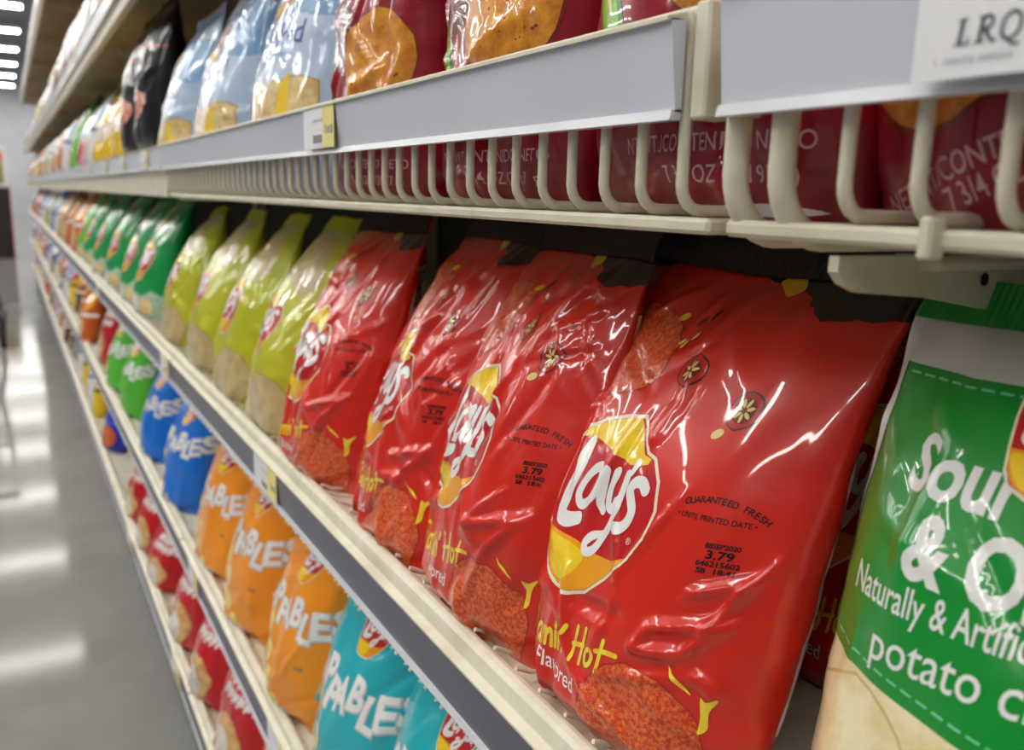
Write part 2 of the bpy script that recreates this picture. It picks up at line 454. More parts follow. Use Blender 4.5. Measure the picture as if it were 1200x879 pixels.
def tri_rect(x0, y0, x1, y1): return np.array([[(x0, y0), (x1, y0), (x1, y1)], [(x0, y0), (x1, y1), (x0, y1)]], float)
def tri_stroke(pts, w, n=6):
    """pen stroke with round ends; each point (x, y) or (x, y, width factor)"""
    P = smooth_path([(p[0], p[1], p[2] if len(p) > 2 else 1.0) for p in pts], n)
    c = np.array([p[:2] for p in P]); wd = np.array([p[2] for p in P])*w/2
    d = np.gradient(c, axis=0); d /= np.linalg.norm(d, axis=1, keepdims=True)+1e-12
    ex_c, ex_w, ex_d = [], [], []
    for k in range(4):
        a = (k+.25)/4.25*math.pi/2; ex_c.append(c[0]-d[0]*wd[0]*math.cos(a)); ex_w.append(wd[0]*math.sin(a)); ex_d.append(d[0])
    c2 = np.concatenate([ex_c, c]); w2 = np.concatenate([ex_w, wd]); d2 = np.concatenate([ex_d, d]); ex_c, ex_w, ex_d = [], [], []
    for k in range(4):
        a = (k+.25)/4.25*math.pi/2; ex_c.append(c[-1]+d[-1]*wd[-1]*math.cos(a)); ex_w.append(wd[-1]*math.sin(a)); ex_d.append(d[-1])
    c2 = np.concatenate([c2, ex_c[::-1]]); w2 = np.concatenate([w2, ex_w[::-1]]); d2 = np.concatenate([d2, ex_d])
    nrm = np.stack([-d2[:, 1], d2[:, 0]], 1); A = c2+nrm*w2[:, None]; B = c2-nrm*w2[:, None]; T = []
    for i in range(len(c2)-1): T += [(B[i], B[i+1], A[i+1]), (B[i], A[i+1], A[i])]
    return np.array(T)
TEXT_CACHE = {}
def tri_text(txt, h, bold=0.0, shear=0.0, width=None, align='L'):
    """lettering, cap height h, optional total width"""
    key = (txt, bold, shear)
    if key not in TEXT_CACHE:
        cu = bpy.data.curves.new('lettering', 'FONT'); cu.body = txt; cu.size = 1.0; cu.offset = bold
        cu.shear = shear; cu.resolution_u = 3; cu.fill_mode = 'FRONT'
        ob = bpy.data.objects.new('lettering', cu); COL.objects.link(ob)
        dg = bpy.context.evaluated_depsgraph_get(); ev = ob.evaluated_get(dg); me = ev.to_mesh(); me.calc_loop_triangles()
        v = np.array([(q.co.x, q.co.y) for q in me.vertices]); tr = np.array([tuple(q.vertices) for q in me.loop_triangles])
        TEXT_CACHE[key] = v[tr] if len(tr) else np.zeros((0, 3, 2))
        ev.to_mesh_clear(); bpy.data.objects.remove(ob); bpy.data.curves.remove(cu)
    T = TEXT_CACHE[key].copy()
    x0, x1 = T[..., 0].min(), T[..., 0].max(); T[..., 0] -= x0
    k = h/.70; sx = k if width is None else width/(x1-x0)
    T[..., 0] *= sx; T[..., 1] *= k
    w = (x1-x0)*sx
    if align == 'C': T[..., 0] -= w/2
    if align == 'R': T[..., 0] -= w
    return T
def put(T, x=0, y=0, sx=1.0, sy=None, rot=0.0, shx=0.0, shy=0.0):
    sy = sx if sy is None else sy; a = math.radians(rot); X = T[..., 0]*sx; Y = T[..., 1]*sy
    X, Y = X+shx*Y, Y+shy*X
    return np.stack([x+X*math.cos(a)-Y*math.sin(a), y+X*math.sin(a)+Y*math.cos(a)], -1)
def tri_scribble(w, h, n, seed=1):
    """a line of print too small or blurred to read: short upright dashes"""
    r = random.Random(seed); T = []
    for i in range(n):
        x = w*i/n; T.append(tri_rect(x, 0, x+w/n*r.uniform(.45, .8), h*r.uniform(.6, 1)))
    return np.concatenate(T)
def arc_text(txt, h, cx, cy, r, a_mid, step, mat, layer, bold=0.0):
    out = []
    for i, ch in enumerate(txt):
        if ch == ' ': continue
        a = a_mid+(i-(len(txt)-1)/2)*step
        out.append((put(tri_text(ch, h, bold, align='C'), cx+r*math.sin(math.radians(a)), cy+r*math.cos(math.radians(a)), rot=-a), mat, layer))
    return out
def clip_half(poly, a, b, c):
    """keep a*x + b*y <= c of a convex polygon"""
    out = []; n = len(poly)
    for i in range(n):
        p, q = poly[i], poly[(i+1) % n]; dp, dq = a*p[0]+b*p[1]-c, a*q[0]+b*q[1]-c
        if dp <= 0: out.append(p)
        if (dp < 0 < dq) or (dq < 0 < dp):
            u = dp/(dp-dq); out.append((p[0]+(q[0]-p[0])*u, p[1]+(q[1]-p[1])*u))
    return out
CLIP_CACHE = {}
def clip_to_grid(T, W, H, nu, nv, key=None):
    """cut flat triangles along the film's mesh lines; pieces in grid units"""
    if key is not None and key in CLIP_CACHE: return CLIP_CACHE[key]
    G = np.empty_like(T); G[..., 0] = (T[..., 0]/(W/2)+1)/2*nu; G[..., 1] = T[..., 1]/H*nv
    res = []
    for tri in G:
        lo, hi = tri.min(0), tri.max(0)
        if hi[0] <= 0 or lo[0] >= nu or hi[1] <= 0 or lo[1] >= nv: continue
        base = [tuple(p) for p in tri]
        for i in range(max(0, int(lo[0])), min(nu-1, int(hi[0]))+1):
            col = clip_half(clip_half(base, -1, 0, -i), 1, 0, i+1)
            if len(col) < 3: continue
            cl = min(p[1] for p in col); ch = max(p[1] for p in col)
            for j in range(max(0, int(cl)), min(nv-1, int(ch))+1):
                cell = clip_half(clip_half(col, 0, -1, -j), 0, 1, j+1)
                if len(cell) < 3: continue
                for sgn in (1, -1):
                    pc = clip_half(cell, sgn, -sgn, sgn*(i-j))
                    if len(pc) >= 3: res.append((i, j, sgn, pc))
    if key is not None: CLIP_CACHE[key] = res
    return res
def print_on(name, sp, grids, pieces, parent, side=0, key=None):
    """one printed motif lying on the film; pieces = [(triangles, material, layer)]"""
    P = grids[side]; N = grid_normals(P, side == 1); nu, nv = sp['n']
    mats, fs, mi = [], [], []; I, J, G, U, V, O = [], [], [], [], [], []
    for q, (T, mat, layer) in enumerate(pieces):
        if mat not in mats: mats.append(mat)
        m = mats.index(mat); off = .00012+.00009*layer
        for i, j, sgn, pc in clip_to_grid(T, sp['W'], sp['H'], nu, nv, None if key is None else (key, q, nu, nv)):
            o = len(I); k = len(pc); area = 0.0
            for n_, (x, y) in enumerate(pc):
                I.append(i); J.append(j); G.append(sgn); U.append(x-i); V.append(y-j); O.append(off)
                x2, y2 = pc[(n_+1) % k]; area += x*y2-x2*y
            f = tuple(range(o, o+k)); fs.append(f[::-1] if (area > 0) == (side == 1) else f); mi.append(m)
    if fs:
        I, J, G, U, V, O = (np.array(q) for q in (I, J, G, U, V, O)); lo = (G == -1)
        # cells are split along the diagonal; the same split as the film's own triangles
        wA = np.where(lo, 1-U, 1-V)[:, None]; wB = np.where(lo, U-V, 0)[:, None]; wC = np.where(lo, V, U)[:, None]; wD = np.where(lo, 0, V-U)[:, None]
        def blend(Q): return wA*Q[J, I]+wB*Q[J, I+1]+wC*Q[J+1, I+1]+wD*Q[J+1, I]
        ns = blend(N); ns /= np.linalg.norm(ns, axis=1, keepdims=True)+1e-12
        vs = (blend(P)+ns*O[:, None]).tolist()
    if not fs: return None
    me = bpy.data.meshes.new(name); me.from_pydata(vs, [], fs)
    for mt in mats: me.materials.append(mt)
    me.polygons.foreach_set('material_index', mi); me.polygons.foreach_set('use_smooth', [True]*len(fs))
    me.update()
    ln = np.empty(len(me.loops), dtype=np.int32); me.loops.foreach_get('vertex_index', ln)
    me.normals_split_custom_set(ns[ln].tolist())
    return link(bpy.data.objects.new(name, me), parent)
def bag_body(sp, grids, mat, parent, seal_mat=None):
    nu, nv = sp['n']; F, B = grids; vs = [tuple(p) for p in F.reshape(-1, 3)]; w = nu+1
    bidx = np.zeros((nv+1, nu+1), int)
    for j in range(nv+1):
        for i in range(nu+1):
            if i in (0, nu) or j == nv: bidx[j, i] = j*w+i
            else: bidx[j, i] = len(vs); vs.append(tuple(B[j, i]))
    fs = []
    for j in range(nv):
        for i in range(nu):
            a, b, c, d = j*w+i, j*w+i+1, (j+1)*w+i+1, (j+1)*w+i
            fs += [(a, b, c), (a, c, d)]
            a, b, c, d = bidx[j, i], bidx[j, i+1], bidx[j+1, i+1], bidx[j+1, i]
            for f in ((a, c, b), (a, d, c)):
                if len(set(f)) == 3: fs.append(tuple(int(q) for q in f))
    for i in range(nu):
        a, b, c, d = i, i+1, int(bidx[0, i+1]), int(bidx[0, i])
        f = [q for k, q in enumerate((d, c, b, a)) if q not in (d, c, b, a)[:k]]
        if len(f) >= 3: fs.append(tuple(f))
    me = bpy.data.meshes.new('film_body'); me.from_pydata(vs, [], fs)
    me.polygons.foreach_set('use_smooth', [True]*len(fs)); me.materials.append(mat); me.update()
    o = link(bpy.data.objects.new('film_body', me), parent)
    # crimped seal along the top edge
    n = nu*2; sv = []; sf = []; top = F[-1]; jn = max(1, int(round(nv*(1-sp.get('seal', .94)))))
    for r in range(4):
        for i in range(n+1):
            u = i/2; k = min(int(u), nu-1); q = u-k; jj = nv-jn+jn*r/3; j0 = min(int(jj), nv-1); fr = jj-j0
            p = (F[j0, k]*(1-q)+F[j0, k+1]*q)*(1-fr)+(F[j0+1, k]*(1-q)+F[j0+1, k+1]*q)*fr
            sv.append((p[0], p[1]-.0012-(.0007 if i % 2 else 0), p[2]+(.0004 if r == 3 else 0)))
    for r in range(3):
        for i in range(n): sf.append((r*(n+1)+i, r*(n+1)+i+1, (r+1)*(n+1)+i+1, (r+1)*(n+1)+i))
    me = bpy.data.meshes.new('top_seal'); me.from_pydata(sv, [], sf); me.materials.append(seal_mat or mat); me.update()
    link(bpy.data.objects.new('top_seal', me), parent)
    return o

# ------------------------------------------------------------------ inks and print motifs (mm on the flat film)
INK = {}
def ink(name, rgb, rgb2=None, scale=60.0, mix=(.42, .58), rough=.30):
    return film('ink_'+name, rgb, rough, .04, rgb2, scale, mix=mix)
WHITE = ink('white', (238, 236, 232)); CREAM_INK = ink('cream', (240, 230, 200)); BLACK = ink('black', (16, 13, 12))
YELLOW = ink('yellow', (246, 206, 20)); AMBER = ink('amber', (238, 158, 12)); BANNER = ink('banner_red', (196, 18, 20))
FLAME = ink('flame_yellow', (246, 190, 30), (236, 226, 60), 120)
RED_CHIP = ink('red_chip', (196, 38, 12), (232, 120, 58), 420, (.40, .62)); RED_CHIP_EDGE = ink('red_chip_edge', (176, 24, 10))
PEPPER = ink('pepper_red', (120, 12, 8)); SEED = ink('pepper_seed', (238, 216, 130))
TAN = ink('tan_chip', (214, 178, 112), (236, 212, 156), 60); TAN_DARK = ink('tan_chip_edge', (176, 134, 70))
KRAFT = ink('kraft', (190, 166, 112), (206, 186, 134), 40)
GOLD_CHIP = ink('golden_chip', (196, 108, 16), (232, 160, 40), 90, (.36, .64)); GOLD_SPOT = ink('chip_spice', (120, 44, 10))
LIME = ink('lime_green', (120, 196, 50)); LIME_RIND = ink('lime_rind', (28, 140, 40)); LIME_PALE = ink('lime_pale', (206, 232, 150))
WINE = ink('wine_red', (108, 6, 28)); PINK = ink('pale_pink', (226, 176, 184)); SILVER_GREEN = ink('silver_green', (150, 186, 158), (186, 206, 180), 60)
BLUE_INK = ink('deep_blue', (28, 56, 150)); SKY_INK = ink('mid_sky_blue', (120, 164, 206)); PALE_YELLOW = ink('pale_yellow', (236, 206, 96), (244, 224, 140), 80)
CREAM_CHIPS = ink('cream_potato', (226, 206, 150), (240, 226, 182), 34); GREY_TXT = ink('grey_text', (120, 116, 112)); MINT = ink('mint_dash', (120, 206, 160))
DARK_SHADE = ink('dark_chip_ring', (60, 8, 6))

LOGO_OUT = [(7.9,47.6),(-7.5,44.4),(-24.8,38.9),(-38.2,32.1),(-47,24),(-50,13),(-47.5,-4),(-43,-20),(-38,-35),(-31,-43),(-17.3,-47.7),(-4,-47.6),(8,-42.9),(22.8,-30.5),(35.6,-16.2),(41.5,-4.7),(42.7,9),(37.8,21.6),(29,30.9),(22.4,32.5)]
LOGO_TOP = [(-44,24.5),(-34.8,31.6),(-21.4,37.6),(-6.5,42.4),(6.2,45.2),(11,40),(20,30.6),(25.9,29.6),(25.2,27),(19.5,24.8),(11.2,23.7),(1.9,25.9),(-16.6,28),(-32.5,27.2)]
LOGO_LOW = [(-41,-21.5),(-26.8,-21.5),(-10.9,-21.4),(8.5,-22.6),(22.6,-20.8),(33,-16.4),(22,-29),(7.5,-40.8),(-4,-45.4),(-16.8,-45.4),(-28.6,-41),(-35,-34)]
LOGO_STROKES = [([(-28.6,24.6,.9),(-29.2,14.9,1),(-30.1,2,1.1),(-32,-9,1.15),(-32,-14,1.1),(-24,-14.4,1),(-15,-11,.8)], 8.2),
    ([(-4.6,15.5),(-9,17.4),(-15,13.6),(-20,6),(-20.8,-1),(-16.5,-4.2),(-11,-1.4),(-6,5),(-3.6,12)], 5.4),
    ([(-1.6,17.6),(-1.2,9),(-.4,1.5),(3.2,-1.8,.8)], 5.4),
    ([(5.6,18.4),(4.8,9),(6.2,2.4),(10.2,1.2),(13.4,6)], 5.2),
    ([(14.4,19.4),(14.6,8),(13.2,-4),(9.4,-14),(4.4,-21.6),(-1.2,-24),(-3.6,-20.6),(0,-16),(7,-12.6,.7),(13,-9.6,.5)], 4.9),
    ([(31,16),(27,18.6),(22,17.4),(20.2,13.4),(23.4,9.4),(26.8,5),(26.2,-.6),(22,-4.8),(17,-5.6)], 5.8),
    ([(18.4,26.2),(16.6,20.8,.7)], 4.2)]
def mm(T): return np.asarray(T)*.001
def logo_pieces(cx, cy, k=1.0, rot=0.0, L=1):
    def q(T): return put(mm(T), cx*.001, cy*.001, k, None, rot)
    out_poly = [tuple(p) for p in LOGO_OUT]
    inner = [(x*.957, y*.957) for x, y in LOGO_OUT]
    P = [(q(tri_poly(out_poly)), CREAM_INK, L), (q(tri_poly(inner)), BANNER, L+1),
         (q(tri_poly(LOGO_TOP)), YELLOW, L+2), (q(tri_poly(LOGO_LOW)), AMBER, L+2),
         (q(tri_blob([(-38,-25),(-20,-24),(-2,-26),(-6,-36),(-14,-43),(-26,-40)])), YELLOW, L+3)]
    for i, (pts, w) in enumerate(LOGO_STROKES):
        P.append((q(tri_stroke(pts, w)), WHITE, L+4+i*.3))
    P.append((q(tri_text('\u00ae', 3.2, align='C'))+np.array([31.5*k*.001, -10*k*.001]), WHITE, L+4))
    return P
def logo_reg_fix(P): return P
BRUSH = {   # brush lettering, unit cap height, (strokes, advance)
 'F': ([[(.08,0),(.16,.5),(.22,1.05)], [(.0,.98),(.3,1.04),(.56,1.02)], [(.06,.52),(.28,.58),(.42,.56)]], .56),
 'l': ([[(.05,1.02),(.04,.5),(.07,.0)]], .17), 'a': ([[(.36,.52),(.2,.58),(.05,.36),(.06,.08),(.18,.02),(.3,.2)], [(.38,.6),(.34,.3),(.4,.0)]], .48),
 'm': ([[(.04,.56),(.06,.0)], [(.06,.34),(.18,.58),(.27,.5),(.26,.04)], [(.28,.36),(.40,.58),(.49,.48),(.5,.0)]], .60),
 'i': ([[(.06,.56),(.07,.0)], [(.10,.92),(.06,.74)]], .18), 'n': ([[(.04,.56),(.06,.0)], [(.06,.32),(.2,.58),(.3,.46),(.31,.0)]], .40),
 "'": ([[(.12,1.0),(.05,.76)]], .18), 'H': ([[(.10,1.1),(.08,.5),(.02,-.04)], [(.52,1.14),(.5,.5),(.46,-.06)], [(.0,.48),(.3,.54),(.56,.58)]], .66),
 'o': ([[(.26,.58),(.1,.5),(.04,.24),(.14,.02),(.3,.1),(.38,.34),(.32,.54),(.24,.58)]], .48), 't': ([[(.2,.98),(.16,.5),(.14,-.12)], [(.0,.6),(.3,.64),(.74,.62)]], .6), ' ': ([], .34)}
def brush_text(txt, x, y, h, rot, mat, L, w=.13, italic=.12, wide=1.0):
    out = []; cx = 0.0
    for ch in txt:
        st, adv = BRUSH[ch]
        for s in st:
            out.append((put(tri_stroke([((cx+a+italic*b)*h*wide, b*h) for a, b in s], w*h, 4), x, y, rot=rot), mat, L+.2*len(out) % 1.2))
        cx += adv
    return out
def pepper_slice(x, y, r, L, seed=0):
    P = [(tri_disc(x, y, r*1.12, r*1.05, 16, .05, seed), DARK_SHADE, L), (tri_disc(x, y, r, r*.96, 16, .04, seed), ink('pepper_flesh', (196, 24, 12)), L+1),
         (tri_disc(x, y, r*.72, r*.7, 14), PEPPER, L+2)]
    for k in range(7):
        a = k*math.pi*2/7+.3
        P.append((tri_disc(x+r*.40*math.cos(a), y+r*.40*math.sin(a), r*.26, r*.11, 8, rot=a), SEED, L+3))
    return P
def S(a, b): return (a*.001, b*.001)
def ragged(pts, amp, n, seed):
    r = random.Random(seed); out = []
    for i in range(len(pts)-1):
        for k in range(n):
            u = k/n; out.append((pts[i][0]+(pts[i+1][0]-pts[i][0])*u+r.uniform(-amp, amp), pts[i][1]+(pts[i+1][1]-pts[i][1])*u+r.uniform(-amp, amp)))
    return out+[pts[-1]]
def fact_panel(x0, x1, y0, y1, L=1):
    """white nutrition table with black rules and small type"""
    P = [(mm(tri_rect(x0, y0, x1, y1)), WHITE, L)]
    w = x1-x0
    P.append((put(tri_text('Nutrition Facts', .0042, .012, width=(w-4)*.001), (x0+2)*.001, (y1-8)*.001), BLACK, L+1))
    rows = ['About 8 servings', 'Serving size 1 oz', '#', 'Amount per serving', 'Calories 160', '#', 'Total Fat 10g', 'Saturated Fat 1.5g', 'Trans Fat 0g', 'Cholesterol 0mg', 'Sodium 170mg', 'Total Carb 15g', 'Total Sugars 1g', 'Protein 2g', '#', 'Calcium 10mg', 'Iron 0.6mg', 'Potassium 350mg', 'Vitamin C', 'Not a significant']
    y = y1-11
    for r_ in rows:
        if y < y0+4: break
        if r_ == '#': P.append((mm(tri_rect(x0+2, y-1.6, x1-2, y-.2)), BLACK, L+1)); y -= 3.2; continue
        big = r_.startswith('Cal') and '160' in r_
        h = 4.0 if big else 2.1
        P.append((put(tri_text(r_, h*.001, .012 if big else .006), (x0+2)*.001, (y-h)*.001), BLACK, L+1))
        P.append((mm(tri_rect(x0+2, y-h-1.2, x1-2, y-h-.9)), BLACK, L+1)); y -= h+2.4
    return P

# ---- each kind of bag: list of (part name, side, pieces)
def art_hot(sp):
    W, H = sp['W']*500, sp['H']*1000
    art = []
    art.append(('burnt_edge_print', 0, [(tri_poly([S(*p) for p in ragged([(-W,228),(-80,231),(-57,238),(-41,242),(-20,238),(-1,239.5),(11,233),(30,231),(50,226),(62,217),(74,217),(W,221)], 1.2, 4, 5)]+[S(W,H), S(-W,H)]), BLACK, 1),
        (tri_blob([S(20,233),S(30,236),S(40,230),S(34,226),S(27,229)]), YELLOW, 2)]))
    chip = [(tri_disc(.050, .022, .0375, .0355, 34, .025, 3), RED_CHIP_EDGE, 1), (tri_disc(.0505, .0225, .0362, .0343, 34, .025, 3), RED_CHIP, 2)]
    for f in ([(64,64),(66,60),(70,57),(76,54),(71,59),(67,61)], [(80,54),(83,53),(88,56),(85,49),(85,41),(82,38),(81.5,46)]):
        chip.append((tri_blob([S(*p) for p in f], 4), FLAME, 3))
    art.append(('chip_picture', 0, chip))
    up = [(-53,165),(-36,168.5),(-19,175),(-11,187),(-15,200),(-27,209),(-46.7,214),(-66,212),(-76,203),(-74,188),(-66,176)]
    chip2 = [(tri_blob([S(*p) for p in up], 4), RED_CHIP_EDGE, 1), (tri_blob([S(p[0]*.96-1.6, (p[1]-189)*.96+189) for p in up], 4), RED_CHIP, 2)]
    for f in ([(-29,209),(-26,212),(-22,211),(-25,208)], [(-12,197),(-10,201),(-9,197)], [(-70,205),(-72,210),(-67,207)]):
        chip2.append((tri_blob([S(*p) for p in f], 4), FLAME, 3))
    art.append(('chip_picture', 0, chip2))
    pp = pepper_slice(.0545, .1765, .0084, 1, 1)+pepper_slice(.010, .189, .0078, 1, 2)
    for (x, y, r, ry, a) in ((47,165,3.4,2.2,.4),(-11,210,3.4,1.2,.9),(-2,214,3.8,1.3,1.1),(-7,203,2.6,1.2,1.0),(-14,199,2.2,1.0,.8)):
        pp.append((tri_disc(x*.001, y*.001, r*.001, ry*.001, 10, rot=a), SEED if y in (165, 203, 199) else PEPPER, 2))
    art.append(('pepper_picture', 0, pp))
    art.append(('logo', 0, logo_pieces(-9, 118, 1.0)))
    let = brush_text("Flamin' Hot", -.0560, .0320, .0150, 10, FLAME, 1, .165, .14, 1.28)
    art.append(('flavour_lettering', 0, let))
    art.append(('flavour_lettering', 0, [(put(tri_text('Flavored', .0088, .006, width=.041), -.0345, .0252), WHITE, 1)]))
    st = arc_text('GUARANTEED FRESH', .0029, .064, .0975, .0395, 4, 3.4, BLACK, 1, .016)
    st.append((put(tri_text('\u2022 UNTIL PRINTED DATE \u2022', .0025, .012, width=.035), .0462, .1286, rot=1), BLACK, 1))
    for i, (tx, h, y, w) in enumerate((('88SEP2020', 2.2, 118.4, 13.5), ('3.79', 3.6, 113.9, 10.5), ('646215602', 2.3, 110.6, 16.5), ('S8  18:41', 2.3, 107.4, 14.5))):
        st.append((put(tri_text(tx, h*.001, .03, width=w*.001, align='C'), .0715, y*.001, rot=2), BLACK, 1))
    art.append(('date_stamp', 0, st))
    art.append(('nutrition_panel', 1, fact_panel(W*.34, W*.985, 38, 205)))
    return art
def art_pickle(sp):
    W, H = sp['W']*500, sp['H']*1000
    art = [('kraft_print', 0, [(tri_blob([S(-.86*W, 178), S(-.4*W, 174), S(.0, 170), S(.40*W, 158), S(.62*W, 172), S(.50*W, 200), S(.25*W, 222), S(-.3*W, 232), S(-.8*W, 226)], 5), KRAFT, 1)]),
           ('logo', 0, logo_pieces(-14, 124, .80))]
    art.append(('chip_picture', 0, [(tri_disc(.022, .034, .056, .040, 26, .04, 2), TAN_DARK, 1), (tri_disc(.022, .035, .054, .038, 26, .04, 2), KRAFT, 2), ]))
    art.append(('chip_picture', 0, [(tri_disc(-.060, .026, .022, .030, 20, .04, 5), TAN, 1)]))
    return art
def art_green(sp):
    W, H = sp['W']*500, sp['H']*1000
    return [('chip_picture', 0, [(tri_blob([S(-34, 178), S(-14, 176), S(-8, 194), S(-20, 222), S(-28, 226), S(-38, 208)], 5), TAN, 1)]), ('herb_picture', 0, [(tri_blob([S(20, 196), S(44, 190), S(50, 206), S(34, 220)], 5), SILVER_GREEN, 1)]),
            ('logo', 0, logo_pieces(-10, 122, .92)),
            ('lower_print', 0, [(tri_poly([S(*p) for p in ragged([(-W, 52), (-40, 58), (0, 50), (40, 60), (W, 54)], 4, 4, 2)]+[S(W, 4), S(-W, 4)]), SILVER_GREEN, 1), (tri_disc(-.03, .034, .026, .02, 18, .1, 3), WHITE, 2), (tri_disc(.03, .030, .026, .018, 18, .1, 4), TAN, 2)])]
def art_sour(sp):
    W, H = sp['W']*500, sp['H']*1000; lw = ink('letter_white', (226, 226, 222)); sw = ink('side_white', (222, 222, 218))
    art = [('top_band', 0, [(mm(tri_rect(-W, 213, W, 233)), ink('band_white', (214, 212, 206)), 1)])]
    for y, x0 in ((209.5, -W+8), (112.5, -W+6)):
        x = x0; dash = []
        while x < W-6: dash.append((mm(tri_rect(x, y, x+5, y+.8)), MINT, 1)); x += 7.2
        art.append(('dashed_line', 0, dash))
    art.append(('flavour_lettering', 0, [(put(tri_text('Sour', .0185, .030, width=.047), -.077, .1745), lw, 1), (put(tri_text('Cream', .0185, .030, width=.064), -.024, .1745), lw, 1)]))
    art.append(('flavour_lettering', 0, [(put(tri_text('&', .021, .036, width=.0185), -.0645, .1485), lw, 1), (put(tri_text('Onion', .0205, .030, width=.068), -.040, .1495), lw, 1)]))
    art.append(('small_lettering', 0, [(put(tri_text('Naturally & Artificially Flavored', .0100, .010, width=.132), -.088, .1325, rot=5), lw, 1)]))
    art.append(('small_lettering', 0, [(put(tri_text('potato chips', .0125, .004, .12, width=.092), -.070, .1155, rot=8), lw, 1)]))
    art.append(('logo', 0, logo_pieces(-22, 206, .52)))
    ch = [(tri_poly([S(-W, 2), S(W, 2), S(W, 108), S(-W, 108)]), CREAM_CHIPS, 1)]
    for (x, y, r, ry, k) in ((-70, 62, 40, 44, 1), (0, 54, 46, 46, 2), (70, 60, 40, 42, 3), (-40, 18, 40, 26, 4), (40, 16, 44, 26, 5)):
        ch += [(tri_disc(x*.001, y*.001, r*.001, ry*.001, 26, .03, k), ink('potato_edge', (206, 178, 116)), 2+k*.5), (tri_disc(x*.001, y*.001, r*.00097, ry*.00097, 26, .03, k), CREAM_CHIPS, 2.3+k*.5)]
    art.append(('chip_picture', 0, ch))
    art.append(('side_panel', 1, [(mm(tri_rect(-W, 2, -W*.25, 233)), sw, 1)]))
    art.append(('edge_print', 0, [(mm(tri_rect(-W, 108, -W+4.5, 233)), sw, 2)]))
    return art
def art_limon(sp, low=False):
    W, H = sp['W']*500, sp['H']*1000
    qx, qy = (-.054, .068) if low else (.044, .1085)
    art = [('chip_picture', 0, [(tri_disc(qx, qy, .042, .037, 30, .03, 4), GOLD_SPOT, 2), (tri_disc(qx, qy+.0004, .0408, .0358, 30, .03, 4), GOLD_CHIP, 2.6)])]
    r = random.Random(4)
    for k in range(26):
        a, q = r.uniform(0, 6.28), r.uniform(0, .9)**.5
        art[0][2].append((tri_disc(qx+.036*q*math.cos(a), qy+.031*q*math.sin(a), r.uniform(.0004, .0011), None, 6), GOLD_SPOT, 3.2))
    art.append(('lime_picture', 0, [(tri_blob([S(-58, 146), S(-38, 112), S(-22, 80), S(-34, 70), S(-52, 84), S(-62, 110)], 5), LIME_RIND, 1), (tri_blob([S(-57, 140), S(-41, 110), S(-27, 83), S(-34, 76), S(-50, 88), S(-59, 112)], 5), LIME, 2),
        (tri_poly([S(-55, 128), S(-44, 108), S(-34, 86), S(-46, 96)]), LIME_PALE, 3)]))
    art.append(('shade_print', 0, [(tri_disc(-.012, .128, .028, .024, 24), WINE, 1)]))
    art.append(('flavour_lettering', 0, [(put(tri_text('Lim\u00f3n', .018, .016, width=.062), -.052, .160), WHITE, 1), (put(tri_scribble(.034, .005, 9), -.040, .151), PINK, 1)]))
    fl = []
    for k in range(26):
        x, y = r.uniform(-W+14, 0), r.uniform(184, 236)
        fl.append((tri_stroke([S(x, y), S(x+r.uniform(-6, 6), y+r.uniform(2, 7)), S(x+r.uniform(-8, 8), y+r.uniform(6, 12))], .0018, 3), PINK, 1+.1*k))
    art.append(('flourish_print', 0, fl))
    art.append(('logo', 0, logo_pieces(24, 205, .62)))
    if low:
        art.append(('weight_lettering', 0, [(put(tri_text('NET WT./CONTENIDO NETO', .0066, .004, width=.104), -.078, .006, rot=18), PINK, 1), (put(tri_text('7 3/4 OZ. (219.7 g)', .0066, .004, width=.066), -.046, .008, rot=18), PINK, 1)]))
        art.append(('small_lettering', 0, [(put(tri_text('CHIPS ENLARGED', .0032, .004, width=.028), -.014, .046), PINK, 1), (put(tri_text('TO SHOW TEXTURE', .0026, .0, width=.026), -.014, .041), PINK, 1)]))
    else:
        art.append(('weight_lettering', 0, [(put(tri_text('NET WT./CONTENIDO NETO', .0068, .004, width=.104), -.024, .0285), PINK, 1), (put(tri_text('7 3/4 OZ. (219.7 g)', .0068, .004, width=.064), .012, .0165), PINK, 1)]))
    art.append(('edge_print', 0, [(tri_blob([S(30, 6), S(60, 9), S(84, 6), S(60, 4)], 4), WHITE, 1)]))
    return art
def art_baked(sp):
    W, H = sp['W']*500, sp['H']*1000
    chips = []
    for k, (x, y, q, q2) in enumerate(((-70, 84, 22, 22), (-34, 96, 34, 26), (24, 88, 38, 30), (74, 94, 30, 26))):
        chips.append(('chip_picture', 0, [(tri_disc(x*.001, y*.001, q*.001, q2*.001, 9, .16, int(x)+80), TAN_DARK, 1+k*.4), (tri_disc(x*.001, y*.001, q*.00095, q2*.00094, 9, .16, int(x)+80), TAN, 1.1+k*.4)]))
    return [('lemon_print', 0, [(tri_poly([S(34, 82), S(62, 78), S(56, 124), S(40, 108)]), YELLOW, 4)]), ('lemon_print', 0, [(tri_poly([S(-84, 78), S(-62, 80), S(-72, 116)]), YELLOW, 4)]), *chips, ('flavour_lettering', 0, [(put(tri_text('Baked', .022, .016, width=.088), -.022, .150), BLUE_INK, 1)]),
            ('small_lettering', 0, [(put(tri_scribble(.044, .005, 11), .010, .139), SKY_INK, 1)]),
            ('sky_print', 0, [(tri_blob([S(-W+6, 176), S(-20, 170), S(20, 182), S(W-8, 174), S(W-8, 236), S(-W+6, 240)], 5), SKY_INK, 1), (mm(tri_rect(-W, 60, -W+9, 255)), WHITE, 2)]),
            ('logo', 0, logo_pieces(-4, 206, .62))]
